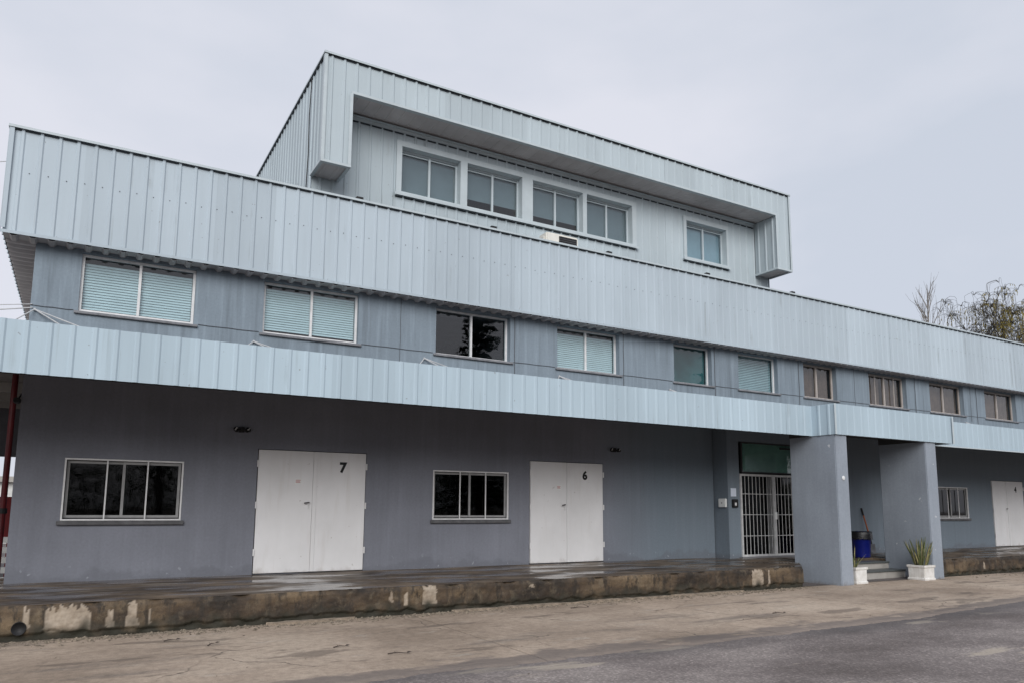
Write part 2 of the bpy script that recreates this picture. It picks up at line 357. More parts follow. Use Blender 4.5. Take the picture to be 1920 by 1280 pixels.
def tube(bm, pts, rad, n=6, cap=True):
    pts = [Vector(p) for p in pts]; rings = []
    for i, p in enumerate(pts):
        t = (pts[min(i+1, len(pts)-1)]-pts[max(i-1, 0)]).normalized()
        a = Vector((0, 0, 1)) if abs(t.z) < .9 else Vector((1, 0, 0))
        e1 = t.cross(a).normalized(); e2 = t.cross(e1)
        rr = rad[i] if isinstance(rad, (list, tuple)) else rad
        rings.append([bm.verts.new(p+(e1*math.cos(2*math.pi*k/n)+e2*math.sin(2*math.pi*k/n))*rr) for k in range(n)])
    for a, b in zip(rings, rings[1:]):
        for k in range(n): bm.faces.new((a[k], a[(k+1) % n], b[(k+1) % n], b[k]))
    if cap and n > 2:
        bm.faces.new(rings[0][::-1]); bm.faces.new(rings[-1])
def tubeobj(name, pts, rad, mat, parent=None, n=6):
    b = BM(); tube(b, pts, rad, n); return obj(name, b, mat, parent)
def lathe(bm, prof, n=20, c=(0, 0)):
    rings = [[bm.verts.new((c[0]+rr*math.cos(2*math.pi*k/n), c[1]+rr*math.sin(2*math.pi*k/n), z)) for k in range(n)] for rr, z in prof]
    for a, b in zip(rings, rings[1:]):
        for k in range(n): bm.faces.new((a[k], a[(k+1) % n], b[(k+1) % n], b[k]))
    return rings
def wall_xz(bm, x0, x1, z0, z1, yf, yb, holes):
    xs = sorted({x0, x1, *[h[0] for h in holes], *[h[1] for h in holes]}); xs = [x for x in xs if x0 <= x <= x1]
    zs = sorted({z0, z1, *[h[2] for h in holes], *[h[3] for h in holes]}); zs = [z for z in zs if z0 <= z <= z1]
    full = {}
    for i in range(len(xs)-1):
        for j in range(len(zs)-1):
            cx, cz = (xs[i]+xs[i+1])/2, (zs[j]+zs[j+1])/2
            full[i, j] = not any(h[0] < cx < h[1] and h[2] < cz < h[3] for h in holes)
    V = {}
    def v(i, j, k):
        if (i, j, k) not in V: V[i, j, k] = bm.verts.new((xs[i], (yf, yb)[k], zs[j]))
        return V[i, j, k]
    for (i, j), f in full.items():
        if not f: continue
        bm.faces.new((v(i, j, 0), v(i+1, j, 0), v(i+1, j+1, 0), v(i, j+1, 0)))
        bm.faces.new((v(i, j, 1), v(i, j+1, 1), v(i+1, j+1, 1), v(i+1, j, 1)))
        for (a, bb), q in (((i-1, j), ((i, j), (i, j+1))), ((i+1, j), ((i+1, j+1), (i+1, j))), ((i, j-1), ((i+1, j), (i, j))), ((i, j+1), ((i, j+1), (i+1, j+1)))):
            if not full.get((a, bb), False):
                (p, q2) = q
                bm.faces.new((v(*p, 0), v(*q2, 0), v(*q2, 1), v(*p, 1)))

PITCH, RIB = .277, .022
def sheet_mesh(w, h, ph, up, un, key, cache={}, rib=RIB, half=.040):
    """one pressed sheet: width w along U, length h along V; ribs every PITCH starting at ph; solid 1 mm steel"""
    k = (round(w, 3), round(h, 3), round(ph, 3), up, un, key, rib)
    if k in cache: return cache[k]
    prof = [(0, 0)]; c = ph
    while c < w-.001:
        for a, b in ((-half, 0), (-half*.45, rib), (half*.45, rib), (half, 0)):
            if 0 < c+a < w: prof.append((c+a, b))
        c += PITCH
    prof.append((w, 0))
    U, Vv, Nn = [Vector(x) for x in up]; bm = BM()
    T = .0015
    rows = []
    for hh in (0, h):
        rows.append([bm.verts.new(U*a+Vv*hh+Nn*b) for a, b in prof])
        rows.append([bm.verts.new(U*a+Vv*hh+Nn*(b-T)) for a, b in prof])
    n = len(prof)
    for i in range(n-1):
        bm.faces.new((rows[0][i], rows[0][i+1], rows[2][i+1], rows[2][i]))
        bm.faces.new((rows[1][i], rows[3][i], rows[3][i+1], rows[1][i+1]))
        bm.faces.new((rows[0][i], rows[1][i], rows[1][i+1], rows[0][i+1]))
        bm.faces.new((rows[2][i], rows[2][i+1], rows[3][i+1], rows[3][i]))
    bmesh.ops.recalc_face_normals(bm, faces=bm.faces[:])
    me = bpy.data.meshes.new('cladding_sheet'); bm.to_mesh(me); bm.free(); me.materials.append(M[key]); cache[k] = me
    return me
def clad(parent, org, up, length, h, key, name='cladding_sheet', ph0=PITCH/2, sw=PITCH*4, rib=RIB, half=.040):
    """row of sheets starting at org along axis U"""
    org = Vector(org); U = Vector(up[0]); a = 0
    while a < length-.01:
        wd = min(sw, length-a)
        ph = (ph0-a) % PITCH
        if ph < 1e-4: ph = PITCH
        o = obj(name, sheet_mesh(wd, h, round(ph, 3), up, 0, key, rib=rib, half=half), None, parent)
        nrm = Vector(up[2])
        o.location = org+U*a+nrm*(random.uniform(-.003, .003))
        a += sw
FRONT = ((1, 0, 0), (0, 0, 1), (0, -1, 0))
LEFT = ((0, 1, 0), (0, 0, 1), (-1, 0, 0))
RIGHT = ((0, 1, 0), (0, 0, 1), (1, 0, 0))
SOF = ((1, 0, 0), (0, 1, 0), (0, 0, -1))
SOFL = ((0, 1, 0), (1, 0, 0), (0, 0, -1))

GZ = -.46
# ------------------------------------------------------------------ ground
b = BM(); bx(b, -600, 600, -600, 600, GZ-.2, GZ)
g = struct(obj('ground', b, 'asphalt'))
apron = struct(empty('apron', (0, 0, GZ)))
def edge_y(x): return -7.5+.55*max(0, min(1, (x-6)/6))+.10*noise.noise((x*.8, 3, 0))+.06*noise.noise((x*3.1, 8, 0))+.05*noise.noise((x*9, 8, 4))+.025*noise.noise((x*23, 8, 4))
cuts = [-14.3, -10.4, -6.6, -4.1, -.58, 1.5, 5.0, 8.6, 12.4, 16.4, 20.4, 24.5, 28.6, 33, 38]
cuts = [-18, -14.3, -10.4, -6.6, -.58, 3.4, 7.4, 11.4, 15.4, 19.4, 23.4, 27.4, 31.4, 36]
for a, c in zip(cuts, cuts[1:]):
    bm = BM(); n = int((c-a)/.035); g1 = .006
    xs = [a+g1+(c-a-2*g1)*i/n for i in range(n+1)]
    ny = 24
    grid = []
    for x in xs:
        e = edge_y(x); col = []
        for j in range(ny+1):
            t = j/ny; y = e+(-3.2-e)*t
            z = .006+.006*noise.noise((x*.7, y*.7, 1))+.003*noise.noise((x*3, y*3, 5))
            if j == 0: z = .001
            col.append(bm.verts.new((x, y, z)))
        grid.append(col)
    for p, q in zip(grid, grid[1:]):
        for j in range(ny): bm.faces.new((p[j], q[j], q[j+1], p[j+1]))
    be = [e for e in bm.edges if e.is_boundary]
    ex = bmesh.ops.extrude_edge_only(bm, edges=be)
    for v in ex['geom']:
        if isinstance(v, bmesh.types.BMVert): v.co.z = -.02
    bmesh.ops.recalc_face_normals(bm, faces=bm.faces[:])
    o = obj('concrete_slab', bm, 'apron', apron, True)

# ------------------------------------------------------------------ loading platforms
PY = -3.3
patches = [(-5.955, -5.865, -.30, .0), (-5.72, -5.17, -.36, -.03), (-5.0, -4.89, -.34, -.10), (-4.76, -4.60, -.34, .0), (-4.475, -4.445, -.34, -.12),
           (-.95, -.88, -.24, -.06), (-.70, -.62, -.30, -.05), (-.36, -.10, -.30, .02), (1.7, 1.80, -.12, -.04), (7.38, 7.74, -.45, .0), (7.88, 7.97, -.40, -.02)]
def platform(name, x0, x1, corner, pl):
    root = struct(empty(name))
    # top slab
    bm = BM(); nx = int((x1-x0)/.25); rows = []
    for i in range(nx+1):
        x = x0+(x1-x0)*i/nx
        yf = PY+.03
        if corner: yf = PY+.03+max(0, x-corner)*.9
        rows.append([bm.verts.new((x, yf+(1.2-yf)*t/10, .012*noise.noise((x*.9, t*.5, 2))-.004)) for t in range(11)])
    for p, q in zip(rows, rows[1:]):
        for j in range(10): bm.faces.new((p[j], q[j], q[j+1], p[j+1]))
    obj('platform_top', bm, 'plat_top', root, True)
    # front face: dense grid, broken arris, peeled plaster
    bm = BM(); step = .022; nx = int((x1-x0)/step); nz = 26; rows = []; peel = []; moss = []
    for i in range(nx+1):
        x = x0+(x1-x0)*i/nx; col = []
        base = PY
        if corner: base = PY+max(0, x-corner)*.9
        for j in range(nz+1):
            z = -.02+ (GZ-.03)*(1-j/nz) + .02*j/nz
            q = noise.noise((x*1.3, z*2, 4)); q2 = noise.noise((x*6, z*6, 9)); q3 = noise.noise((x*19, z*19, 1))
            y = base+.022*q+.016*q2+.009*q3
            if z > -.06: y += (z+.06)*.45*(1+1.2*noise.noise((x*5, 0, 3)))+ max(0, noise.noise((x*2.6, 7, 1))-.12)*.16*(z+.06)/.06+max(0, noise.noise((x*8.5, 2, 6))-.2)*.10*(z+.06)/.06
            lo = z-GZ
            rag = .10+.07*noise.noise((x*.8, 2, 2))+.05*noise.noise((x*4, 5, 2))
            if lo < rag and pl: y += .035+.02*q2        # broken toe, undercut
            pe = 0
            for (a, bb, c, dd) in pl:
                hk = max(0, min(1, (z-c)/max(.05, dd-c)))*(.55 if bb-a < .2 else .12); wx = (a+bb)/2+(x-(a+bb)/2)/(1-hk*.95)+.018*noise.noise((a*9, z*7, 2))+.012*noise.noise((x*3, z*30, 2))+(.05*(z-c) if (a*10) % 2 < 1 else 0); wz = z+.09*noise.noise((x*16, 3, 5))+.06*noise.noise((x*42, 3, 5))+.02
                if a < wx < bb and c < z-.02*noise.noise((x*9, 1, 1)) and wz < dd: pe = 1
            if pe: y += .008
            col.append(bm.verts.new((x, y, z))); peel.append(pe*(.75+.25*noise.noise((x*30, z*30, 8)))); moss.append(max(0, min(1, 1.3-lo/.17+.8*q2)) if lo < .3 else 0)
        rows.append(col)
    for p, q in zip(rows, rows[1:]):
        for j in range(nz): bm.faces.new((p[j], q[j], q[j+1], p[j+1]))
    o = obj('platform_face', bm, 'plat_front', root, True)
    for nm, vals in (('peel', peel), ('moss', moss)):
        at = o.data.attributes.new(nm, 'FLOAT', 'POINT'); at.data.foreach_set('value', vals)
    return root
pl1 = platform('loading_platform', -13.0, 10.1, 9.05, patches)
bm = BM(); rg = lathe(bm, [(.085, -.03), (.085, .008), (.080, .010), (.079, .004)], 18)
bm.faces.new(rg[-1])  # black end disc paints the shaded hollow of the pipe
dp = obj('drain_pipe', bm, 'black', pl1, True); dp.location = (-5.985, PY-.026, -.285); dp.rotation_euler = (R(90), 0, 0)
pl2 = platform('loading_platform', 14.0, 36, None, [(16.5, 16.6, -.3, -.1), (19.2, 19.5, -.35, -.05)])

# ------------------------------------------------------------------ building
B = tag(empty('industrial_building'), 'grey two storey industrial building with pale blue metal cladding, canopy and rooftop storey', 'building')
XL, XE, YB = -6.40, 36.0, 9.0
fz0, fz1 = 5.82, 7.734
cz0, cz1 = 3.083, 3.823
CY, EY = -2.915, -3.56

gw = [(-5.685, -3.781), (1.248, 3.149), (20.06, 21.962)]
gz = (1.025, 2.104)
doors = [(-2.469, -.273, '7', -1.378), (3.72, 5.855, '6', 4.764), (23.537, 25.70, '4', 24.506), (29.8, 31.98, '3', 30.8)]
def fx(x): return x+.00996*(x+5.462)
uw = {1: (-5.688, -3.796), 2: (-2.51, -.599), 3: (1.248, 3.088), 4: (4.507, 6.316), 5: (8.295, 9.543), 6: (10.739, 12.21),
      7: (13.531, 14.878), 8: (16.715, 18.51), 9: (20.088, 21.91), 10: (23.577, 25.453), 11: (27.2, 29.1)}
UZ = (4.70, 5.765)
uh = {k: (a, fx(c), UZ[0], UZ[1]) for k, (a, c) in uw.items()}

bm = BM()
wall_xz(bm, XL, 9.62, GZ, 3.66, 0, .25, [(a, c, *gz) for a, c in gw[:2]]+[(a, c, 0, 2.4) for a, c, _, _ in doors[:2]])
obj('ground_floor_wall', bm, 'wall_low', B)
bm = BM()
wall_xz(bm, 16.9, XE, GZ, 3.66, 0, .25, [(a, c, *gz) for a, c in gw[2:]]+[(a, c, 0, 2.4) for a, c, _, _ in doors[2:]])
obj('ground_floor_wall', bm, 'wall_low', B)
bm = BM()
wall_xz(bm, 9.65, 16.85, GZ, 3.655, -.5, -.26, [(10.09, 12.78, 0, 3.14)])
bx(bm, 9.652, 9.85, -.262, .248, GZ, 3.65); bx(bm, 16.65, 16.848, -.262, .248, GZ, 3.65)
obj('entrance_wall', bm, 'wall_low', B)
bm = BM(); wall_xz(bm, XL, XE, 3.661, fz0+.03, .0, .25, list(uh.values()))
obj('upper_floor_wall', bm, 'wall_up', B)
# shell
bm = BM()
bx(bm, XL+.002, XL+.25, .252, YB, GZ, fz0+.03); bx(bm, XE-.25, XE-.002, .252, YB, GZ, fz0+.03); bx(bm, XL, XE, YB+.002, YB+.25, GZ, fz0+.03)
obj('outer_wall', bm, 'wall_low', B)
box('roof_deck', XL-.3, XE+.3, -.2, YB+.25, fz0+.06, fz0+.3, 'concrete_dark', B)
box('intermediate_floor', XL+.26, XE-.26, .26, YB-.01, 3.3, 3.6, 'interior', B)
box('ground_slab', XL+.26, XE-.26, .26, YB-.01, GZ+.01, -.01, 'interior', B)
# room partitions keep the interior dark
bm = BM()
for x in (-3.2, .4, 3.4, 7.2, 9.9, 13, 16, 19.3, 22.8, 26.5): bx(bm, x, x+.1, .26, 4.9, 3.61, fz0+.05)
for x in (-3.2, .4, 3.4, 9.0, 17.5, 22.8): bx(bm, x, x+.1, .26, 4.9, 0, 3.29)
bx(bm, XL+.26, XE-.26, 4.91, 5.0, 0, 3.29); bx(bm, XL+.26, XE-.26, 4.91, 5.0, 3.61, fz0+.05)
obj('partition_wall', bm, 'interior', B)

# ---- upper fascia
F = obj('upper_fascia', (lambda q: (bx(q, -6.86, XE+.3, -.29, -.21, fz0+.02, fz1-.05), bx(q, -6.86, -6.78, -.208, YB+.3, fz0+.02, fz1-.05), q)[-1])(BM()), 'core', B)
clad(F, (-6.87, -.302, fz0+.02), FRONT, XE+.3+6.87, fz1-fz0-.05, 'clad', ph0=.155)
clad(F, (-6.872, -.30, fz0+.02), LEFT, YB+.5, fz1-fz0-.05, 'clad', ph0=.18)
bm = BM()
for i in range(150):
    x = -6.87+.155+PITCH*(i+.5); z = 6.93+.012*math.sin(i*2.3)
    bx(bm, x-.008, x+.008, -.309, -.3022, z-.008, z+.008)
o = obj('fixing_screw', bm, 'cable_dark', F); o['kind'] = 'stuff'
bm = BM()
bx(bm, -6.93, XE+.3, -.368, -.10, fz1-.008, fz1); bx(bm, -6.93, XE+.3, -.368, -.362, fz1-.045, fz1-.0085)
bx(bm, -6.93, -6.66, -.0995, YB+.3, fz1-.008, fz1); bx(bm, -6.93, -6.924, -.361, YB+.3, fz1-.045, fz1-.0085)
obj('cap_flashing', bm, 'flash', F)
bm = BM()
bx(bm, -6.912, XE+.3, -.346, -.340, fz0-.002, fz0+.05)
bx(bm, -6.916, -6.905, -.352, -.28, fz0+.003, fz1-.05)
bx(bm, -6.9045, -6.84, -.352, -.3465, fz0+.08, fz1-.05)
obj('edge_trim', bm, 'clad', F)
box('gap_shade_strip', -6.86, XE+.3, -.3175, -.3035, fz1-.070, fz1-.046, 'gap_shade', F)  # dark strip added to paint the shade under the cap flashing
box('gap_shade_strip', -6.887, -6.8735, -.29, YB+.3, fz1-.070, fz1-.046, 'gap_shade', F)
SO = obj('soffit', (lambda q: (bx(q, -6.80, XE, -.20, -.002, fz0+.035, fz0+.055), q)[-1])(BM()), 'soffit', B)
clad(SO, (-6.87, -.338, fz0+.012), SOF, XE+6.87, .337, 'soffit', 'soffit_sheet', ph0=.155, rib=.045, half=.07)
clad(SO, (-6.85, .0, fz0+.014), SOFL, YB, .447, 'soffit', 'soffit_sheet', ph0=.1, rib=.045, half=.07)

# ---- canopy
K = obj('canopy', (lambda q: (bx(q, -13, XE, CY+.04, -.002, 3.49, 3.655), bx(q, 10.14, 14.93, EY+.06, CY+.038, 3.49, 3.65), q)[-1])(BM()), 'soffit_canopy', B)
h = cz1-cz0
clad(K, (-13, CY, cz0), FRONT, 10.08+13, h, 'clad_canopy', ph0=.12, rib=.018, half=.045)
clad(K, (10.08, EY, cz0), LEFT, CY-EY, h, 'clad_canopy', ph0=.16, rib=.018, half=.045)
clad(K, (10.08, EY, cz0), FRONT, 14.99-10.08, h, 'clad_canopy', ph0=.2, rib=.018, half=.045)
clad(K, (14.99, EY, cz0), RIGHT, CY-EY, h, 'clad_canopy', ph0=.16, rib=.018, half=.045)
clad(K, (14.86, CY+.002, cz0), FRONT, XE-14.86, h, 'clad_canopy', ph0=.12, rib=.018, half=.045)
bm = BM()
bx(bm, 10.048, 10.11, EY-.032, EY-.027, cz0, cz1); bx(bm, 14.93, 15.0, EY-.036, EY-.03, cz0, cz1)
bx(bm, 14.86, XE, CY-.034, CY-.028, cz0-.002, cz0+.03)
obj('edge_trim', bm, 'flash', K)
for y in (-2.6, -1.3): box('purlin', -13, XE, y, y+.06, 3.40, 3.489, 'soffit_canopy', K)
bm = BM()
bx(bm, 10.15, 14.9, EY+.03, EY+.14, 3.08, 3.489); bx(bm, 10.10, 10.55, EY+.15, -2.2, 3.08, 3.488); bx(bm, 13.74, 14.22, EY+.15, -2.2, 3.08, 3.488)
obj('lintel', bm, 'soffit_canopy', K)
# stay rods from the wall to the canopy
for x, z in ((-6.33, 4.63), (-2.67, 4.50), (.97, 4.55), (4.55, 4.49), (8.11, 4.46), (22.2, 4.45)):
    bm = BM()
    for dx, yy in ((-.9, -.9), (1.5, -.8), (2.5, -1.0)):
        tube(bm, [(x, -.03, z), (x+dx*.5, yy*.5-.01, (z+3.66)/2-.01), (x+dx, yy, 3.66)], .011, 5)
    bx(bm, x-.015, x+.015, -.04, -.004, z-.02, z+.02)
    obj('stay_rod', bm, 'cable_white', B)

# ---- piers of the entrance
for xa, xb_ in ((10.10, 10.55), (13.74, 14.22)):
    bm = BM(); bx(bm, xa, xb_, -3.52, -2.2, GZ-.05, 3.079)
    bmesh.ops.bevel(bm, geom=[e for e in bm.edges if abs(e.verts[0].co.z-e.verts[1].co.z) > 1], offset=.018, segments=2, affect='EDGES')
    obj('pier', bm, 'wall_pier', B)

# ---- penthouse
P = obj('penthouse', (lambda q: (wall_xz(q, -1.50, 12.86, fz0+.3, 10.85, .64, .80, [(.5, 7.5, 8.52, 9.72), (9.38, 11.09, 8.52, 9.72)]),
    bx(q, -1.50, -1.34, .81, YB-.5, fz0+.31, 10.85), bx(q, 12.70, 12.86, .81, YB-.5, fz0+.31, 10.85), bx(q, -1.34, 12.70, YB-.7, YB-.5, fz0+.31, 10.85),
    bx(q, -1.50, 12.86, -.20, .638, 10.17, 10.84), bx(q, -1.50, -.99, -.20, .638, 8.47, 10.168), bx(q, 12.335, 12.86, -.20, .638, 8.47, 10.168),
    bx(q, -1.33, 12.69, .81, YB-.71, 10.6, 10.83), q)[-1])(BM()), 'core', B)
pf, pw = -.224, .60+.03
px0, px1, pzt, pzi, pzb, pi0, pi1 = -1.531, 12.892, 10.907, 10.118, 8.439, -.957, 12.301
clad(P, (px0, pf, pzb), FRONT, pi0-px0, pzt-pzb-.05, 'clad_top', ph0=.13)
clad(P, (pi0, pf, pzi), FRONT, pi1-pi0, pzt-pzi-.05, 'clad_top', ph0=(.13-(pi0-px0)) % PITCH)
clad(P, (pi1, pf, pzb), FRONT, px1-pi1, pzt-pzb-.05, 'clad_top', ph0=(.13-(pi1-px0)) % PITCH)
clad(P, (px0, -.224, pzb), LEFT, .824, pzt-pzb-.05, 'clad_top', ph0=.13)
clad(P, (px0, .60, fz0+.31), LEFT, YB-1.1, pzt-fz0-.36, 'clad_top', ph0=.13)
clad(P, (px1, -.224, pzb), RIGHT, .824, pzt-pzb-.05, 'clad_top', ph0=.13)
clad(P, (px1, .60, fz0+.31), RIGHT, YB-1.1, pzt-fz0-.36, 'clad_top', ph0=.13)
clad(P, (pi0, -.224, pzb), RIGHT, .824, pzi-pzb, 'clad_top', ph0=.13)
clad(P, (pi1, -.224, pzb), LEFT, .824, pzi-pzb, 'clad_top', ph0=.13)
def pwall(x0, x1, z0, z1): clad(P, (x0, pw, z0), FRONT, x1-x0, z1-z0, 'clad_top', ph0=(.21-(x0-px0)) % PITCH)
pwall(px0, .44, fz0+.31, pzi); pwall(.44, 7.56, fz0+.31, 8.51); pwall(.44, 7.56, 9.775, pzi); pwall(7.56, 9.34, fz0+.31, pzi)
pwall(9.34, 11.13, fz0+.31, 8.51); pwall(9.34, 11.13, 9.775, pzi); pwall(11.13, px1, fz0+.31, pzi)
clad(P, (pi0, -.22, pzi+.012), SOF, pi1-pi0, .84, 'soffit', 'soffit_sheet', ph0=(.21-(pi0-px0)) % PITCH, rib=.007, half=.02)
clad(P, (px0, -.22, pzb+.02), SOF, pi0-px0, .82, 'soffit', 'soffit_sheet', ph0=.13, rib=.015)
clad(P, (pi1, -.22, pzb+.02), SOF, px1-pi1, .82, 'soffit', 'soffit_sheet', ph0=.13, rib=.015)
bm = BM()
bx(bm, px0-.05, px1+.05, pf-.066, .2, pzt-.008, pzt); bx(bm, px0-.05, px1+.05, pf-.066, pf-.060, pzt-.045, pzt-.0085)
bx(bm, px0-.05, px0+.2, .201, YB-.4, pzt-.008, pzt); bx(bm, px0-.056, px0-.0505, pf-.066, YB-.4, pzt-.045, pzt-.0085)
bx(bm, px1-.2, px1+.05, .201, YB-.4, pzt-.008, pzt); bx(bm, px1+.0505, px1+.056, pf-.066, YB-.4, pzt-.045, pzt-.0085)
obj('cap_flashing', bm, 'flash', P)
bm = BM()
y0, y1 = pf-.042, pf-.034
bx(bm, pi0-.005, pi1+.005, y0, y1, pzi-.004, pzi+.055); bx(bm, pi0, pi1, y1+.0005, -.16, pzi-.004, pzi+.002)
for a, c in ((px0, pi0), (pi1, px1)):
    bx(bm, a-.04, c+.04, y0-.001, y1-.0005, pzb-.006, pzb+.05)
    bx(bm, a-.04, a+.03, y1, .597, pzb-.006, pzb+.0); bx(bm, c-.03, c+.04, y1, .597, pzb-.006, pzb+.0); bx(bm, a+.0305, c-.0305, y1, -.17, pzb-.006, pzb)
    bx(bm, a-.041, a-.034, y1+.001, .598, pzb+.001, pzb+.05); bx(bm, c+.034, c+.041, y1+.001, .598, pzb+.001, pzb+.05)
bx(bm, px0-.042, px0-.034, y0-.001, pf+.06, pzb+.051, pzt-.05); bx(bm, px0-.0335, px0+.03, y0-.001, y0+.004, pzb+.051, pzt-.05)
bx(bm, px1+.034, px1+.042, y0-.001, pf+.06, pzb+.051, pzt-.05); bx(bm, px1-.03, px1+.0335, y0-.001, y0+.004, pzb+.051, pzt-.05)
bx(bm, pi0-.035, pi0+.034, y0-.0005, y0+.0045, pzb+.052, pzi-.005); bx(bm, pi1-.034, pi1+.035, y0-.0005, y0+.0045, pzb+.052, pzi-.005)
bx(bm, pi0+.04, pi1-.04, .50, .596, pzi-.045, pzi-.039); bx(bm, pi0+.04, pi1-.04, .590, .596, pzi-.12, pzi-.0455)
obj('edge_trim', bm, 'flash', P)
box('gap_shade_strip', px0+.01, px1-.01, pf-.0175, pf-.0035, pzt-.071, pzt-.046, 'gap_shade', P)  # dark strips again, painted shade between the penthouse ribs
box('gap_shade_strip', px0-.0175, px0-.0035, pf+.01, YB-.5, pzt-.071, pzt-.046, 'gap_shade', P)
box('gap_shade_strip', pi0+.04, pi1-.04, pw-.0175, pw-.0035, pzi-.15, pzi-.121, 'gap_shade', P)
box('gap_shade_strip', .42, 7.56, pw-.0175, pw-.0035, 8.412, 8.439, 'gap_shade', P); box('gap_shade_strip', 9.32, 11.13, pw-.0175, pw-.0035, 8.412, 8.439, 'gap_shade', P)  # painted shade below the window sills
tubeobj('side_cable', [(px0-.045, .75, pzt-.1), (px0-.05, .82, 9.9), (px0-.045, .78, 9.0), (px0-.05, .88, 7.7)], .012, 'black', P, 5)
# window surround and windows of the penthouse
PW = [(.552, 2.075), (2.261, 3.826), (4.146, 5.721), (5.85, 7.405), (9.43, 11.047)]
PZ = (8.555, 9.665)
bm = BM(); wall_xz(bm, .42, 7.55, 8.495, 9.795, .575, .79, [(a, c, *PZ) for a, c in PW[:4]]); obj('window_surround', bm, 'flash', P)
bm = BM(); wall_xz(bm, 9.32, 11.12, 8.495, 9.795, .575, .79, [(PW[4][0], PW[4][1], *PZ)]); obj('window_surround', bm, 'flash', P)
bm = BM(); bx(bm, .38, 7.60, .53, .574, 8.465, 8.50); bx(bm, .38, 7.60, .53, .536, 8.44, 8.4645); obj('window_sill', bm, 'flash', P)
bm = BM(); bx(bm, 9.28, 11.17, .53, .574, 8.465, 8.50); bx(bm, 9.28, 11.17, .53, .536, 8.44, 8.4645); obj('window_sill', bm, 'flash', P)

def frame_bm(x0, x1, z0, z1, y0, y1, t, mull=(), mt=None):
    bm = BM(); mt = mt or t
    bx(bm, x0, x1, y0, y1, z0, z0+t); bx(bm, x0, x1, y0, y1, z1-t, z1)
    bx(bm, x0, x0+t, y0+.001, y1-.001, z0+t, z1-t); bx(bm, x1-t, x1, y0+.001, y1-.001, z0+t, z1-t)
    for m in mull: bx(bm, m-mt/2, m+mt/2, y0-.004, y1-.002, z0+t, z1-t)
    return bm
def pane(x0, x1, z0, z1, y, mat, parent):
    return box('pane', x0, x1, y, y+.005, z0, z1, mat, parent)
def blind(x0, x1, z0, z1, y, parent, mat='blind', pitch=.050, tilt=.0238):
    bm = BM(); z = z0
    while z < z1:
        v = [bm.verts.new(p) for p in ((x0, y-.009, z-tilt), (x1, y-.009, z-tilt), (x1, y+.009, z+tilt), (x0, y+.009, z+tilt))]
        bm.faces.new(v)
        v2 = [bm.verts.new(p) for p in ((x0, y-.009, z-tilt-.0008), (x1, y-.009, z-tilt-.0008), (x1, y+.009, z+tilt-.0008), (x0, y+.009, z+tilt-.0008))]
        bm.faces.new(v2[::-1]); z += pitch
    return obj('blind', bm, mat, parent)

for i, (a, c) in enumerate(PW):
    m = (a+c)/2+.02; yf = .77
    fr = obj('window', frame_bm(a+.002, c-.002, PZ[0]+.002, PZ[1]-.002, yf, yf+.05, .045, (m,), .05), 'flash', B)
    sx = BM(); bx(sx, a+.05, c-.05, yf+.01, yf+.03, PZ[1]-.095, PZ[1]-.065); obj('top_rail', sx, 'flash', fr)
    pane(a+.046, m-.026, PZ[0]+.047, PZ[1]-.047, yf+.03, 'glass_top', fr); pane(m+.026, c-.046, PZ[0]+.047, PZ[1]-.047, yf+.024, 'glass_top', fr)
    zb = [PZ[0]-.0, PZ[0]+.32, PZ[0]+.28, PZ[0], PZ[0]][i]
    q = BM(); bx(q, a, c, yf+.10, yf+.104, zb, PZ[1]+.05); 
    obj('roller_shade', q, 'roller_light' if i == 4 else 'roller', fr)

# ---- ground floor windows
for a, c in gw:
    fr = obj('window', frame_bm(a+.002, c-.002, gz[0]+.002, gz[1]-.002, -.012, .03, .028), 'white_frame', B)
    t = (c-a)
    inn = obj('sliding_sash', frame_bm(a+.04, a+t*.52, gz[0]+.05, gz[1]-.04, .075, .10, .045), 'grey_frame', fr)
    obj('sliding_sash', frame_bm(a+t*.475, c-.04, gz[0]+.05, gz[1]-.04, .045, .07, .045), 'grey_frame', fr)
    pane(a+.08, a+t*.52-.04, gz[0]+.09, gz[1]-.08, .085, 'glass_dark', fr); pane(a+t*.475+.04, c-.08, gz[0]+.09, gz[1]-.08, .055, 'glass_dark', fr)
    for k in (.345, .685):
        bm = BM(); x = a+t*k; bx(bm, x-.012, x+.012, -.014, .0, gz[0]+.03, gz[1]-.03); obj('security_bar', bm, 'white_frame', fr)
    bevbox('window_sill', a-.05, c+.05, -.06, -.013, gz[0]-.075, gz[0]-.001, 'sill_dark', fr, .008, 1)

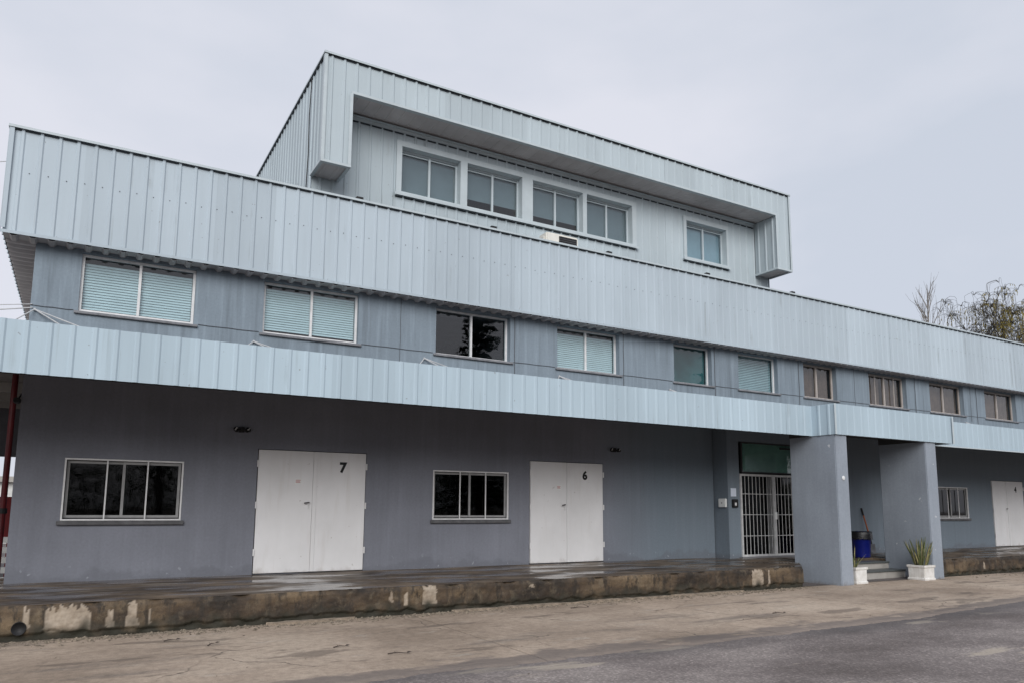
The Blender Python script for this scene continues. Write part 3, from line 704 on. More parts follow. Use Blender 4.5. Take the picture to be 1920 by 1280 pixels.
# ---- upper floor windows
for k, (a, c, z0, z1) in uh.items():
    yf = .15; m = (a+c)/2
    if k <= 4: fm, t = 'white_frame', .045
    elif k <= 6: fm, t = 'white_frame', .04
    else: fm, t = 'tan_frame', .06
    if k == 1: yf = .06
    if k == 2: yf = .09
    mu = () if k in (5, 6) else (m,)
    fr = obj('window', frame_bm(a+.002, c-.002, z0+.002, z1-.002, yf, yf+.06, t, mu, t), fm, B)
    gl = 'glass' if k < 7 else 'glass_brown'
    if k in (5, 6): pane(a+t, c-t, z0+t, z1-t, yf+.03, gl, fr)
    else: pane(a+t, m-t/2, z0+t, z1-t, yf+.035, gl, fr); pane(m+t/2, c-t, z0+t, z1-t, yf+.028, gl, fr)
    if k in (1, 2, 4): blind(a+.05, c-.05, z0+(.05 if k != 2 else .13), z1-.12, yf+.09, fr)
    if k == 6: blind(a+.05, c-.05, z0+.06, z1-.05, yf+.10, fr, 'blind_grey', .05, .003 if k == 3 else .021)
    if k == 5: box('shade', a+.03, c-.03, yf+.12, yf+.125, z0, z1, 'shade_teal', fr)
    if k >= 7:
        bm = BM(); n = 40; pv = None
        for i in range(n+1):
            x = a+.06+(c-a-.12)*i/n
            if k in (8,) and (.45 < i/n < .52): pv = None; continue
            y = yf+.14+.02*math.sin(i*1.3+k)
            v = (bm.verts.new((x, y, z0)), bm.verts.new((x, y, z1)))
            if pv: bm.faces.new((pv[0], v[0], v[1], pv[1]))
            pv = v
        obj('curtain', bm, 'curtain', fr)
    if k == 8:
        for x in (a+.22*(c-a), a+.72*(c-a)): box('security_bar', x-.012, x+.012, yf-.06, yf-.04, z0+.003, z1-.003, 'tan_frame', fr)
    sm = 'sill'
    bevbox('window_sill', a-.06, c+.07, -.05, -.002, z0-.055, z0-.004, sm, fr, .008, 1)

# ---- cables along the upper wall
prev = XL
for k in sorted(uh):
    a, c = uh[k][0]-.07, uh[k][1]+.08
    if a-prev > .3: tubeobj('wall_cable', [(prev+(a-prev)*i/6, -.008, 4.705+.004*math.sin(i*2.1+k)) for i in range(7)], .007, 'cable_dark', B, 5)
    prev = c
for x, z0, z1 in ((3.29, 4.0, 5.8), (6.56, 4.0, 5.8), (9.80, 4.0, 5.8), (13.30, 4.0, 5.8), (15.95, 4.0, 5.8), (19.22, 4.6, 5.8), (23.0, 4.0, 5.8), (.40, 4.0, 5.8), (22.6, 4.5, 5.8)):
    tubeobj('wall_cable', [(x+.005*math.sin(i*1.7+x), -.009, z0+(z1-z0)*i/8) for i in range(9)], .009 if x not in (.40, 15.95, 22.6) else .005, 'cable_dark', B, 5)

# ---- doors
def text_mesh(ch, size, mat, parent, loc, bold=.05):
    cu = bpy.data.curves.new('n', 'FONT'); cu.body = ch; cu.size = size; cu.extrude = .002; cu.offset = bold*size; cu.resolution_u = 4
    cu.align_x = 'CENTER'; cu.align_y = 'CENTER'
    t = bpy.data.objects.new('n', cu); C.objects.link(t)
    bpy.context.view_layer.update()
    me = bpy.data.meshes.new_from_object(t.evaluated_get(bpy.context.evaluated_depsgraph_get()))
    bpy.data.objects.remove(t)
    me.materials.clear()
    o = obj('door_number', me, mat, parent); o.location = loc; o.rotation_euler = (R(90), 0, 0)
    return o
for a, c, num, sp in doors:
    lf = bevbox('door_leaf', a+.016, sp-.006, -.028, .03, .018, 2.386, 'door', B, .006, 2)
    rt = bevbox('door_leaf', sp+.002, c-.016, -.022, .03, .018, 2.386, 'door', B, .006, 2)
    bevbox('centre_strip', sp-.004, sp+.075, -.034, -.0225, .02, 2.38, 'door', rt, .004, 1)
    for z in (.35, 1.25, 2.05):
        bevbox('hinge', a-.012, a+.018, -.05, -.0285, z, z+.13, 'door', lf, .004, 1)
        bevbox('hinge', c-.018, c+.012, -.044, -.0225, z, z+.13, 'door', rt, .004, 1)
    hx = sp-.075
    bm = BM(); bx(bm, hx-.012, hx+.02, -.036, -.0285, 1.24, 1.33); obj('lock_plate', bm, 'alu', lf)
    bm = BM(); tube(bm, [(hx, -.03, 1.375), (hx, -.08, 1.375), (hx-.10, -.085, 1.360)], .012, 8); obj('door_handle', bm, 'steel', lf, True)
    text_mesh(num, .275, 'black', rt, ((sp+c)/2+.05 if num != '6' else 5.295, -.026, 2.078))
    sx0 = sp-.36 if num == '7' else sp-.30
    if num in '76':
        nt_ = box('notice', sx0, sx0+.13, -.0305, -.0285, 1.73, 1.84, 'white_box', lf)
        bm = BM()
        for zz, ww in ((1.805, .10), (1.783, .085), (1.76, .095)): bx(bm, sx0+.012, sx0+.012+ww, -.0315, -.0306, zz, zz+.012)
        nt_['label'] = 'small faded notice with red print'
        obj('notice_print', bm, 'red_print', lf)
# door number 4 has a darker oval plate behind it, like a keyhole cover
# ---- entrance gate, transom, door glass behind
gx0, gx1, gz0, gz1, gm = 10.09, 12.76, .03, 2.25, 11.40
G = obj('security_gate', frame_bm(gx0, gx1, gz0, gz1, -.54, -.49, .055, (gm-.03, gm+.03), .05), 'gate_paint', B)
n = 17
for i in range(1, n+1):
    x = gx0+.05+(gx1-gx0-.1)*i/(n+1)
    if abs(x-gm) < .06: continue
    tubeobj('gate_bar', [(x, -.515, gz0+.05), (x, -.515, gz1-.05)], .009, 'gate_paint', G, 6)
for z in (.58, 1.15, 1.71):
    bm = BM(); bx(bm, gx0+.055, gm-.056, -.52, -.508, z-.008, z+.008); bx(bm, gm+.056, gx1-.055, -.52, -.508, z-.008, z+.008); obj('gate_rail', bm, 'gate_paint', G)
bevbox('gate_lock', gm-.02, gm+.08, -.56, -.541, 1.02, 1.22, 'white_box', G, .008)
T = obj('transom', frame_bm(10.24, 12.60, 2.29, 3.13, -.47, -.41, .03), 'core', B)
pane(10.27, 12.57, 2.32, 3.10, -.44, 'glass_green', T)
box('frosted_film', 10.26, 12.58, -.40, -.396, 2.30, 3.12, 'frost', T)
box('door_closer', 11.75, 12.5, -.50, -.475, 2.98, 3.03, 'black', T)
D = obj('glass_door', frame_bm(10.12, 12.74, .01, 2.27, -.36, -.31, .05, (gm,), .06), 'grey_frame', B)
pane(10.17, gm-.03, .06, 2.22, -.34, 'glass_dark', D); pane(gm+.03, 12.69, .06, 2.22, -.34, 'glass_dark', D)
box('threshold', 10.0, 12.8, -.62, -.501, GZ, .028, 'concrete_dark', B)
# lobby behind
bm = BM(); bx(bm, 9.7, 13.2, 2.9, 3.0, 0, 3.29); obj('lobby_wall', bm, 'concrete_light', B)

# ---- entrance steps and landing
ST = struct(empty('entrance_steps', (0, 0, GZ)))
box('step_riser', 10.552, 13.738, -2.75, -2.30, 0, .17, 'concrete_light', ST)
bevbox('step_tread', 10.553, 13.737, -2.79, -2.295, .171, .205, 'tread', ST, .006)
box('step_riser', 10.554, 13.736, -2.294, -1.9, 0, .35, 'concrete_light', ST)
bevbox('step_tread', 10.553, 13.737, -2.335, -1.85, .351, .388, 'tread', ST, .006)
box('landing', 10.12, 16.6, -1.85, -.51, 0, .45, 'plat_top', ST)
box('landing', 10.12, 10.55, -2.19, -1.851, 0, .449, 'plat_top', ST); box('landing', 13.74, 16.6, -2.19, -1.851, 0, .449, 'plat_top', ST)

# ------------------------------------------------------------------ things on the building
def twin_lamp(x, z, label):
    t = tag(empty('wall_lamp', (x, 0, z)), label, 'lamp', 'twin lamps under the canopy')
    box('base_plate', -.05, .05, -.05, -.001, -.05, .05, 'black', t)
    for s, rx in ((-1, 25), (1, 75)):
        bm = BM(); lathe(bm, [(.0, -.06), (.032, -.06), (.050, 0), (.050, .015), (.042, .017)], 14)
        o = obj('lamp_head', bm, 'black', t, True); o.location = (s*.11, -.09, .0); o.rotation_euler = (R(60), R(s*35), 0)
        bm = BM(); bx(bm, -.035, .035, -.012, .012, .0, .01); q = obj('lens', bm, 'lens', o); q.location = (0, 0, .018); q.rotation_euler = (0, 0, R(rx))
        tubeobj('arm', [(0, -.045, 0), (s*.08, -.06, 0), (s*.13, -.08, 0)], .012, 'black', t)
twin_lamp(-2.80, 2.75, 'small black twin spot lamp above and left of door 7')
twin_lamp(6.20, 2.75, 'small black twin spot lamp right of door 6 near the canopy')
for i, (x, lab) in enumerate(((-.71, 'leftmost tiny black spotlight on the cladding edge beside the rooftop storey'), (2.54, 'tiny black spotlight below the second rooftop window pair'), (5.92, 'tiny black spotlight right of the air conditioner'),
                 (9.35, 'tiny black spotlight below the single rooftop window'), (12.86, 'tiny black spotlight farthest right on the cladding edge'))):
    t = tag(empty('roof_spotlight', (x, -.25, fz1)), lab, 'spotlight', 'small spotlights along the cladding edge')
    bevbox('lamp_body', -.075, .075, -.07, .03, .02, .075, 'black', t, .008); box('bracket', -.02, .02, -.02, .02, 0, .022, 'black', t)
ac = tag(empty('air_conditioner', (4.62, .05, 7.0)), 'cream outdoor air conditioner unit with dark grille below the rooftop windows', 'air conditioner')
bm = BM(); bx(bm, -.36, .62, .06, .42, .45, 1.16)
bmesh.ops.bevel(bm, geom=bm.edges[:], offset=.03, segments=3, affect='EDGES'); obj('casing', bm, 'ac', ac)
bm = BM(); bx(bm, .02, .56, .045, .0595, .60, 1.10); obj('grille', bm, 'black', ac)
bm = BM()
for i in range(9): bx(bm, .03, .55, .036, .0445, .63+i*.05, .64+i*.05)
obj('grille_bar', bm, 'steel', ac)
bm = BM(); bx(bm, -.3, -.25, .08, .4, -.28-.55, .449); bx(bm, .5, .55, .08, .4, -.28-.55, .449); obj('stand', bm, 'steel', ac)
bevbox('side_hood', -.40, -.3605, .12, .36, .7, 1.06, 'ac', ac, .015)

t = tag(empty('intercom_box', (9.65, -.33, 1.46)), 'white square box on the wall return left of the barred gate', 'intercom')
bevbox('cover', -.07, -.001, -.13, .13, -.115, .115, 'white_box', t, .012); bevbox('button', -.078, -.0705, -.02, .02, -.02, .02, 'grey_frame', t, .004)
t = tag(empty('keypad', (9.87, -.5, 1.45)), 'black keypad on the wall beside the barred gate', 'keypad')
bevbox('body', -.10, .10, -.06, -.001, -.11, .11, 'black', t, .01); bevbox('screen', -.04, .03, -.066, -.0605, -.06, .02, 'lens', t, .003)
t = tag(empty('wall_notice', (9.85, -.5, 1.745)), 'small pale blue paper notice above the keypad', 'notice')
box('sheet', -.10, .10, -.006, -.001, -.11, .11, 'paper', t)
t = tag(empty('round_plate', (10.342, -3.525, 2.05)), 'small round white plate on the front of the left entrance pier', 'plate')
bm = BM(); rg = lathe(bm, [(.0005, .012), (.045, .012), (.052, .008), (.052, 0)], 20); o = obj('disc', bm, 'white_box', t, True); o.rotation_euler = (R(90), 0, 0)
t = tag(empty('security_camera', (-6.46, .05, 3.05)), 'small black camera on the left corner of the building below the canopy', 'camera')
bevbox('housing', -.05, .05, -.12, .08, -.05, .04, 'black', t, .015); tubeobj('bracket', [(.02, .0, .03), (.06, .0, .12)], .015, 'black', t)

# ------------------------------------------------------------------ bin, shovel, planters
t = tag(empty('trash_bin', (13.66, -1.55, GZ+.45)), 'round blue plastic bin with black bag between the entrance piers', 'bin')
bm = BM(); rg = lathe(bm, [(.215, 0), (.225, .02), (.265, .62), (.285, .63), (.285, .70), (.262, .70), (.25, .60)], 26); bm.faces.new(rg[0][::-1]); obj('barrel', bm, 'blue', t, True)
bm = BM(); n = 40; prev = None; rows = []
for j, (rr, z) in enumerate(((.20, .62), (.255, .66), (.275, .712), (.296, .70), (.302, .62), (.305, .50))):
    rows.append([bm.verts.new(((rr+.010*noise.noise((k*.7, j, 1)))*math.cos(2*math.pi*k/n), (rr+.010*noise.noise((k*.7, j, 1)))*math.sin(2*math.pi*k/n), z+(.05*noise.noise((k*.5, 3, 2)) if j == 5 else .01*noise.noise((k*.9, j, 4))))) for k in range(n)])
for p, q in zip(rows, rows[1:]):
    for k in range(n): bm.faces.new((p[k], p[(k+1) % n], q[(k+1) % n], q[k]))
bm.faces.new(rows[0]); obj('bin_bag', bm, 'bag', t, True)
t = tag(empty('shovel', (15.25, -.78, GZ+.45)), 'shovel with reddish handle leaning on the wall behind the blue bin', 'shovel')
tubeobj('handle', [(0, 0, .30), (-.01, .12, .80), (-.02, .25, 1.30)], [.022, .02, .022], 'handle', t, 8)
tubeobj('grip', [(-.016, .21, 1.14), (-.022, .26, 1.36)], .027, 'black', t, 8); tubeobj('socket', [(.002, -.01, .22), (-.004, .05, .55)], .027, 'black', t, 8)
bm = BM(); prof = [(-.12, .30), (-.125, .12), (-.11, .02), (0, .0), (.11, .02), (.125, .12), (.12, .30)]
f = [bm.verts.new((x, -.05+.08*z-.02*(1-abs(x)/.12), z)) for x, z in prof]; k_ = [bm.verts.new((x, -.042+.08*z-.02*(1-abs(x)/.12), z)) for x, z in prof]
bm.faces.new(f); bm.faces.new(k_[::-1])
for i in range(7): bm.faces.new((f[i], k_[i], k_[(i+1) % 7], f[(i+1) % 7]))
obj('blade', bm, 'steel', t)

def leafblade(bm, base, tip, w, curve):
    base = Vector(base); tip = Vector(tip); ax = tip-base; side = ax.cross(Vector((random.uniform(-1, 1), random.uniform(-1, 1), .2))).normalized(); nrm = ax.cross(side).normalized()
    n = 7; L_, R_, B_ = [], [], []
    for i in range(n+1):
        s = i/n; p = base+ax*s+nrm*curve*math.sin(s*math.pi*.5)*s
        ww = w*(.75+.6*s)*(1-s**3)+.002
        L_.append(bm.verts.new(p-side*ww)); R_.append(bm.verts.new(p+side*ww)); B_.append(bm.verts.new(p-nrm*ww*.6))
    for i in range(n):
        bm.faces.new((L_[i], R_[i], R_[i+1], L_[i+1])); bm.faces.new((R_[i], B_[i], B_[i+1], R_[i+1])); bm.faces.new((B_[i], L_[i], L_[i+1], B_[i+1]))
def planter(x, y, sx, sy, hh, label, leaves, dry):
    t = tag(empty('planter', (x, y, GZ+.006)), label, 'planter', 'white planters at the entrance')
    bm = BM(); v = []
    prof = [(1.0, 0), (1.0, .04), (.93, .06), (.95, hh-.07), (1.03, hh-.05), (1.03, hh), (.90, hh), (.88, hh-.06)]
    rings = [[bm.verts.new((sx*a*q[0], sy*a*q[1], z)) for q in ((-1, -1), (1, -1), (1, 1), (-1, 1))] for a, z in prof]
    for p, q in zip(rings, rings[1:]):
        for k in range(4): bm.faces.new((p[k], p[(k+1) % 4], q[(k+1) % 4], q[k]))
    bm.faces.new(rings[0][::-1]); bmesh.ops.bevel(bm, geom=[e for e in bm.edges if abs(e.verts[0].co.z-e.verts[1].co.z) > .2], offset=.012, segments=2, affect='EDGES')
    obj('trough', bm, 'planter_white', t)
    bm = BM(); bx(bm, -sx*.87, sx*.87, -sy*.87, sy*.87, hh-.12, hh-.05); obj('soil', bm, 'soil', t)
    for i, (bx_, by, tx, ty, tz, ww) in enumerate(leaves):
        bm = BM(); leafblade(bm, (bx_, by, hh-.06), (tx, ty, hh+tz), ww, random.uniform(-.16, .16)); bmesh.ops.recalc_face_normals(bm, faces=bm.faces[:])
        obj('leaf', bm, 'plant_dry' if i in dry else 'plant', t, True)
    return t
m, Nn, Ll, bs = new_mat('weathered_white_planter')
c_ = ramp(Nn, Ll, noise_n(Nn, Ll, (1, 1, 1), 5, 5, .6), (.3, (.62, .60, .56)), (.65, (.80, .79, .76)))
c_ = mix(Nn, Ll, ramp(Nn, Ll, noise_n(Nn, Ll, (6, 6, .8), 2, 5, .6), (.52, 0.0), (.75, .6)), c_, (.38, .35, .30))
Ll.new(c_, bs.inputs['Base Color']); bs.inputs['Roughness'].default_value = .75; M['planter_white'] = m
rnd = random.Random(4)
lv = []
for i in range(44):
    a = rnd.uniform(0, 6.28); r0 = rnd.uniform(0, .14); r1 = r0+rnd.uniform(.02, .26)
    lv.append((r0*math.cos(a), r0*math.sin(a), r1*math.cos(a)*1.2, r1*math.sin(a), rnd.uniform(.22, .70), rnd.uniform(.012, .021)))
planter(13.38, -3.42, .23, .23, .37, 'square white planter with dense spiky succulent beside the right entrance pier', lv, {2, 5, 7, 9, 12, 15, 18, 21, 24, 28, 31, 35, 38, 41})
planter(10.95, -3.25, .22, .20, .39, 'small white planter with a few thin drooping leaves beside the left entrance pier',
        [(0, 0, -.02, 0, .50, .016), (.05, 0, .36, .02, .34, .016), (-.05, .02, -.12, .0, .28, .016), (.03, .03, .14, -.1, .20, .015), (0, -.03, .05, -.15, .22, .014), (-.04, 0, .02, .1, .32, .016), (.06, .02, .1, .05, .30, .016)], {0, 1})

# ------------------------------------------------------------------ left side bay behind the corner
box_ = box
t = tag(empty('red_post', (-6.69, 2.6, GZ)), 'red steel post with shade painted in, standing behind the left corner of the building', 'post')
tubeobj('shaft', [(0, 0, 0), (0, 0, 4.6)], .055, 'red_shaded', t, 12); bevbox('base_plate', -.12, .12, -.12, .12, 0, .02, 'steel', t, .004, 1)
tubeobj('clamp', [(-.0, -.0, 1.58), (0, 0, 1.68)], .075, 'black', t, 12)
t = tag(empty('red_barrier', (-7.4, 6.0, GZ)), 'red metal panel low behind the left corner of the building', 'barrier')
box('panel', -1.5, .75, -.03, .03, 1.0, 1.93, 'red_paint', t)
for x in (-1.4, .65): box('leg', x-.04, x+.04, -.028, .028, 0, .999, 'red_paint', t)
t = tag(empty('slatted_bench', (-7.3, 3.4, GZ)), 'stack of white slatted boards low at the left edge beside the building', 'boards')
for i in range(5):
    box('slat', -1.4, .78, -.03, .03, .18+i*.20, .30+i*.20, 'white_wood', t)
for x in (-1.2, .5): box('upright', x-.04, x+.04, .031, .09, 0, 1.12, 'white_wood', t)
t = tag(empty('side_shelter', (-9.3, 6.5, GZ)), 'concrete roofed shelter on the far left behind the corner of the building', 'shelter')
box('roof_slab', -4.0, 2.85, -6.2, 2.7, 4.36, 4.6, 'concrete_light', t); box('beam', -4.0, 2.85, 2.4, 2.69, 3.02, 4.355, 'concrete_dark', t)
for y in (-2.4, -.8, .8): box('rib_beam', -4.0, 2.84, y, y+.15, 4.15, 4.355, 'concrete_light', t)
for x in (-3.8, ): box('column', x-.15, x+.15, 2.41, 2.68, 0, 3.015, 'concrete_dark', t)
t = tag(empty('white_shed', (-10, 26, GZ)), 'long low white shed seen far off through the gap at the left edge', 'shed')
box('wall', -14, 4, 0, 5, 0, 2.75, 'white_wood', t); box('roof', -14.2, 4.2, -.3, 5.3, 2.751, 3.0, 'concrete_light', t)
for x in (-12, -8, -4, 0): box('door', x, x+1.2, -.03, -.001, .1, 2.2, 'concrete_dark', t)
def wire(name, pts, label, rad=.008, sag=.25, mat='cable_white'):
    a, c = [Vector(p) for p in pts]
    pp = [a.lerp(c, i/16)-Vector((0, 0, sag*4*(i/16)*(1-i/16))) for i in range(17)]
    bm = BM(); tube(bm, pp, rad, 5); tag(obj(name, bm, mat), label, 'cable')
wire('overhead_cable', ((-6.36, -.02, 4.66), (-16, 3.5, 4.4)), 'white cable running left from the upper corner of the building', .011)
wire('overhead_cable', ((-6.37, -.02, 4.72), (-16, 3.0, 4.75)), 'upper thin white cable running left from the corner of the building', .008)
wire('overhead_cable', ((-6.88, .1, 7.25), (-18, 6, 8.0)), 'thin cable leaving the left end of the tall cladding band', .008, .4)

# ------------------------------------------------------------------ rubble, twigs
bm = BM(); rn = random.Random(11)
def stone(bm, p, s):
    vs = [bm.verts.new((p[0]+x*s*rn.uniform(.6, 1.3), p[1]+y*s*rn.uniform(.6, 1.3), p[2]+z*s*rn.uniform(.3, .8))) for x, y, z in ((1, 0, 0), (-1, 0, 0), (0, 1, 0), (0, -1, 0), (0, 0, 1), (0, 0, -.4))]
    for a, b_, c in ((0, 2, 4), (2, 1, 4), (1, 3, 4), (3, 0, 4), (2, 0, 5), (1, 2, 5), (3, 1, 5), (0, 3, 5)): bm.faces.new((vs[a], vs[b_], vs[c]))
for i in range(4200):
    x = rn.uniform(-8, 9.2); y = PY-.02-abs(rn.gauss(0, .17)); s = min(.04, rn.expovariate(1/.011)+.005)
    stone(bm, (x, y, GZ+.008), s)
for i in range(300):
    x = rn.uniform(14, 26); y = PY-.02-abs(rn.gauss(0, .3)); stone(bm, (x, y, GZ+.008), min(.04, rn.expovariate(1/.012)+.005))
for i in range(500):
    x = rn.uniform(-8, 14); y = rn.uniform(-8, -3.6); stone(bm, (x, y, GZ+.008), min(.02, rn.expovariate(1/.004)+.002))
o = obj('rubble', bm, 'stone'); o['kind'] = 'stuff'; o['label'] = 'loose gravel and crumbled mortar along the foot of the platform'
# broken kerb pieces under the platform edge
def slabpiece(x0, x1, y0, y1, h, name, label, mat='concrete_light'):
    bm = BM(); n = 36
    top = []; bot = []
    for i in range(n):
        a = 2*math.pi*i/n; ex = math.copysign(abs(math.cos(a))**.4, math.cos(a)); ey = math.copysign(abs(math.sin(a))**.6, math.sin(a))
        q = 1+.35*noise.noise((i*1.7+x0, x0, 1))
        p = ((x0+x1)/2+ex*(x1-x0)/2*q, (y0+y1)/2+ey*(y1-y0)/2*q)
        top.append(bm.verts.new((*p, GZ+h*(1+.3*noise.noise((p[0]*3, p[1]*5, 1)))))); bot.append(bm.verts.new((p[0], p[1], GZ)))
    bm.faces.new(top)
    for i in range(n): bm.faces.new((top[i], bot[i], bot[(i+1) % n], top[(i+1) % n]))
    bmesh.ops.recalc_face_normals(bm, faces=bm.faces[:])
    return tag(obj(name, bm, mat), label, 'concrete', 'broken kerb pieces at the foot of the platform')
for x0, x1, lab in ((-2.9, -1.6, 'flat broken concrete strip at the platform foot below door 7'), (.2, 1.0, 'short broken concrete piece at the platform foot below the second window'), (1.05, 2.6, 'long broken concrete strip at the platform foot below door 6'),
                    (2.8, 4.9, 'longest pale broken strip at the platform foot right of door 6'), (5.1, 7.0, 'pale broken strip at the platform foot before the barred gate')):
    slabpiece(x0, x1, PY-.13, PY+.02, .04, 'broken_kerb', lab, 'kerb')
for i, (x, y, a, ln, lab) in enumerate(((-4.35, -4.15, .2, .14, 'dry leaf and twig left on the apron near the platform'), (-3.9, -4.75, .9, .16, 'curled twig on the concrete apron at lower left'), (-2.1, -6.3, -.3, .22, 'dark twig on the apron near the road edge at bottom'),
        (4.9, -6.0, -.5, .18, 'short twig on the apron in front of the left pier'), (2.2, -3.9, -.2, .30, 'dark stick on the apron in front of the platform'), (-2.55, -5.6, .1, .15, 'small dry leaf on the apron at bottom centre'))):
    bm = BM(); dx, dy = math.cos(a), math.sin(a)
    tube(bm, [(0, 0, .01), (dx*ln*.5, dy*ln*.5, .022), (dx*ln, dy*ln, .012)], [.008, .006, .003], 5)
    tube(bm, [(dx*ln*.4, dy*ln*.4, .018), (dx*ln*.6-.03, dy*ln*.5+.05, .03)], [.005, .002], 4)
    vs = [bm.verts.new(p) for p in ((dx*ln, dy*ln, .012), (dx*ln+.03, dy*ln+.015, .03), (dx*ln+.07, dy*ln, .022), (dx*ln+.03, dy*ln-.02, .015))]; bm.faces.new(vs)
    o = obj('fallen_twig', bm, 'twig'); o.location = (x, y, GZ+.008); tag(o, lab, 'twig', 'twigs lying on the apron')

# ------------------------------------------------------------------ trees
def grow(bm, p, dirv, ln, rad, depth, rn, spread, up, tips, segs=4, ratio=.72, kids=(2, 3)):
    pts = [p.copy()]; rs = [rad]; dv = dirv.normalized(); q = p.copy()
    for i in range(segs):
        dv = (dv+Vector((rn.uniform(-1, 1), rn.uniform(-1, 1), rn.uniform(-1, 1)))*.13+Vector((0, 0, up))).normalized()
        q = q+dv*ln/segs; pts.append(q.copy()); rs.append(rad*(1-.45*(i+1)/segs))
    tube(bm, pts, rs, 7 if rad > .06 else (5 if rad > .02 else 3), False)
    if depth == 0: tips.append((q, dv)); return
    for k in range(rn.randint(*kids)):
        a = rn.uniform(0, 6.28); e1 = dv.orthogonal().normalized(); e2 = dv.cross(e1)
        nd_ = (dv+(e1*math.cos(a)+e2*math.sin(a))*spread*rn.uniform(.6, 1.2)).normalized()
        s = pts[rn.randint(max(1, segs-2), segs)]
        grow(bm, s, nd_, ln*ratio*rn.uniform(.8, 1.15), rs[-1]*.75, depth-1, rn, spread, up, tips, segs, ratio, kids)
    tips.append((q, dv))

# bare poplar
def poplar(x, y, hh, seed, label):
    t = tag(empty('poplar_tree', (x, y, GZ)), label, 'tree'); rn = random.Random(seed)
    bm = BM(); tube(bm, [(0, 0, 0), (.1, 0, hh*.3), (0, .1, hh*.6), (.1, 0, hh*.97)], [.22, .17, .10, .012], 7, False); obj('trunk', bm, 'bark_pale', t, True)
    bm = BM(); tips = []
    for i in range(46):
        z = hh*(.22+.7*(i/46)); a = rn.uniform(0, 6.28); ln = (1-z/hh)*hh*.36+.7
        dv = Vector((math.cos(a)*.42, math.sin(a)*.42, 1))
        p = Vector((0, 0, z)); pts = [p.copy()]; 
        for k in range(6):
            dv = (dv+Vector((rn.uniform(-.12, .12), rn.uniform(-.12, .12), .08))).normalized(); p = p+dv*ln/6; pts.append(p.copy())
            if k in (1, 2, 3, 4):
                for _ in range(1):
                    dd = (dv+Vector((rn.uniform(-.5, .5), rn.uniform(-.5, .5), .2))).normalized(); l2 = rn.uniform(.5, 1.3)
                    tube(bm, [p, p+dd*l2*.5, p+(dd+Vector((0, 0, .2))).normalized()*l2], [.011, .009, .005], 3, False)
        tube(bm, pts, [.034*(1-j/7)+.006 for j in range(7)], 4, False)
    obj('branches', bm, 'bark_pale', t)
poplar(40.85, 12.0, 16.6, 3, 'bare upright poplar behind the roof left of the weeping tree')

def willow(x, y, hh, spread, seed, label, lean=0):
    t = tag(empty('willow_tree', (x, y, GZ)), label, 'tree', 'weeping trees behind the roof'); rn = random.Random(seed)
    bm = BM(); tips = []
    for k in range(5):
        a = k*1.257+.6+seed
        grow(bm, Vector((0, 0, hh*.52)), Vector((math.cos(a)*.75, math.sin(a)*.75, 1.0)), hh*.17, .15, 3, rn, .72, .02, tips, 5, .72, (2, 3))
    tube(bm, [(0, 0, 0), (.1, .05, hh*.25), (0, 0, hh*.53)], [.36, .29, .20], 9, False)
    obj('trunk', bm, 'bark', t, True)
    bs_ = BM(); lf = BM()
    for (p, dv) in tips:
        dens = .12+.88*(noise.noise((p.x*.4+seed, p.y*.4, p.z*.4)) > .08)
        for s in range(rn.randint(5, 9)):
            a = rn.uniform(0, 6.28); out = rn.uniform(.3, 1.0)
            e = p+Vector((math.cos(a)*out*.55, math.sin(a)*out*.55, rn.uniform(.0, .45)))
            ln = rn.uniform(.6, 1.9)
            e2 = e+Vector((math.cos(a)*.3, math.sin(a)*.3, -.10)); pts = [p, (p+e)/2+Vector((0, 0, .12)), e, e2]
            c_ = e2
            for j in range(4):
                c_ = c_+Vector((rn.uniform(-.08, .08)+math.cos(a)*.04, rn.uniform(-.08, .08)+math.sin(a)*.04, -ln/4)); pts.append(c_)
            tube(bs_, pts, [.016, .013, .011, .010, .009, .008, .007, .006], 3, False)
            if rn.random() < dens*.9:
                for j in range(rn.randint(8, 18)):
                    f_ = rn.uniform(.3, 1); i0 = min(6, int(f_*7)); q = pts[i0].lerp(pts[i0+1], f_*7-int(f_*7) if i0 < 6 else rn.random())
                    ll = rn.uniform(.10, .22); sd = Vector((rn.uniform(-1, 1), rn.uniform(-1, 1), 0)).normalized()*.026; dn = Vector((rn.uniform(-.4, .4), rn.uniform(-.4, .4), -1)).normalized()*ll
                    v = [lf.verts.new(z_) for z_ in (q, q+dn*.5+sd, q+dn, q+dn*.5-sd)]; lf.faces.new(v)
    cr_ = obj('crown', lf, 'willow', t); obj('hanging_twigs', bs_, 'bark', t)
willow(49.9, 12.6, 19.3, 5, 5, 'weeping tree with thin yellow green hanging leaves behind the roof at right')
willow(56.5, 13.5, 18.6, 5, 8, 'weeping tree cut by the right edge of the picture behind the roof')

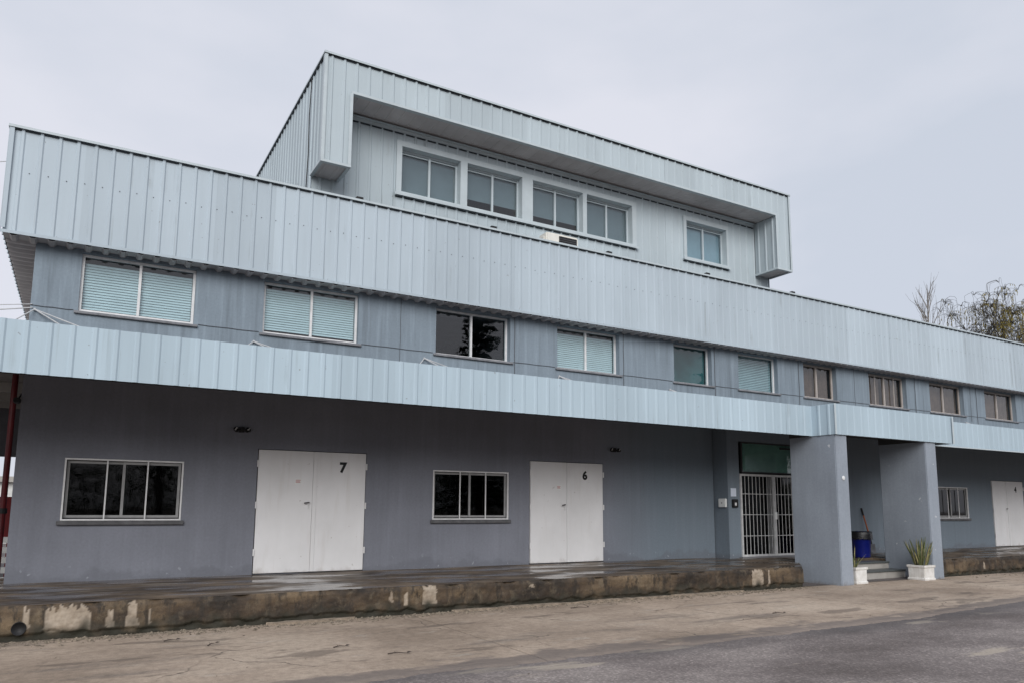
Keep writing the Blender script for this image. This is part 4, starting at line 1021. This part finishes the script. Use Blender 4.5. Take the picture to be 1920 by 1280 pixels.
def conifer(x, y, hh, rad, seed, label):
    t = tag(empty('conifer_tree', (x, y, GZ)), label, 'tree', 'trees across the road'); rn = random.Random(seed)
    bm = BM(); tube(bm, [(0, 0, 0), (0, 0, hh*.5), (.1, 0, hh)], [.32, .2, .02], 8, False); obj('trunk', bm, 'bark', t, True)
    bm = BM(); z = hh*.12
    while z < hh*.98:
        f = 1-z/hh; n = int(5+9*f)
        for k in range(n):
            a = rn.uniform(0, 6.28); ln = rad*(f**.8)*rn.uniform(.7, 1.15)+.25
            dirv = Vector((math.cos(a), math.sin(a), 0)); sd = Vector((-dirv.y, dirv.x, 0))
            for j in range(14):
                s = (j+rn.random())/14; p = Vector((0, 0, z))+dirv*ln*s+Vector((0, 0, .25*s-.9*s*s*ln*.3))
                for q in (-1, 1):
                    l2 = (.55*(1-s)+.22)*rn.uniform(.7, 1.2); e = p+sd*q*l2+dirv*l2*.5-Vector((0, 0, l2*rn.uniform(.2, .7)))
                    w_ = dirv*.11+Vector((0, 0, .05)); v = [bm.verts.new(c) for c in (p-w_, p+w_, e)]; bm.faces.new(v)
        z += hh*.028
    obj('crown', bm, 'needle', t)
def broadleaf(x, y, hh, rad, seed, label):
    t = tag(empty('broadleaf_tree', (x, y, GZ)), label, 'tree', 'trees across the road'); rn = random.Random(seed)
    bm = BM(); tips = []
    tube(bm, [(0, 0, 0), (.1, 0, hh*.2), (0, 0, hh*.36)], [.3, .24, .18], 8, False)
    for k in range(4):
        a = k*1.57+rn.uniform(-.4, .4); grow(bm, Vector((0, 0, hh*.33)), Vector((math.cos(a)*.7, math.sin(a)*.7, 1)), hh*.30, .13, 2, rn, .6, .06, tips, 4, .7, (3, 4))
    obj('trunk', bm, 'bark', t, True)
    bm = BM()
    for (p, dv) in tips:
        for j in range(70):
            q = p+Vector((rn.gauss(0, .55), rn.gauss(0, .55), rn.gauss(0, .45))); a = Vector((rn.uniform(-1, 1), rn.uniform(-1, 1), rn.uniform(-.6, .6))).normalized()*rn.uniform(.10, .2); c = a.orthogonal().normalized()*a.length*.6
            v = [bm.verts.new(z_) for z_ in (q-a, q+c, q+a, q-c)]; bm.faces.new(v)
    obj('crown', bm, 'leaf', t)
conifer(18.4, -30.5, 17.5, 4.0, 1, 'tall dark conifer across the road, mirrored in the third upper window')
conifer(40, -30, 15, 4.4, 2, 'dark conifer across the road, mirrored in the square upper window')
conifer(-14, -34, 13, 4.2, 9, 'dark conifer across the road behind the camera at left')
for i, (x, y, hh, rd) in enumerate(((12.4, -31, 11.2, 3), (6, -33, 9.5, 3), (-1.5, -32, 9, 3), (-8, -33, 9.5, 3), (25, -33, 10.0, 3), (32, -31, 11.5, 3), (48, -32, 10, 3))):
    broadleaf(x, y, hh, rd, 20+i, ['rounded leafy tree across the road next to the tall conifer', 'low leafy tree across the road facing the second window', 'low leafy tree across the road straight behind the camera', 'leafy tree across the road behind the camera, left of centre',
        'leafy tree across the road right of the tall conifer', 'leafy tree across the road facing the entrance', 'leafy tree across the road farthest right'][i])
# hedge across the road
bm = BM(); rn = random.Random(3)
for i in range(52000):
    x = rn.uniform(-40, 70); q = Vector((x, -44+rn.gauss(0, 1.0), GZ+rn.uniform(0, 4.6+.9*noise.noise((x*.3, 1, 1)))))
    a = Vector((rn.uniform(-1, 1), rn.uniform(-1, 1), rn.uniform(-.6, .6))).normalized()*rn.uniform(.09, .17); c = a.orthogonal().normalized()*a.length*.6
    v = [bm.verts.new(z_) for z_ in (q-a, q+c, q+a, q-c)]; bm.faces.new(v)
o = obj('hedge', bm, 'leaf'); o['kind'] = 'stuff'; o['label'] = 'long green hedge across the road behind the camera'
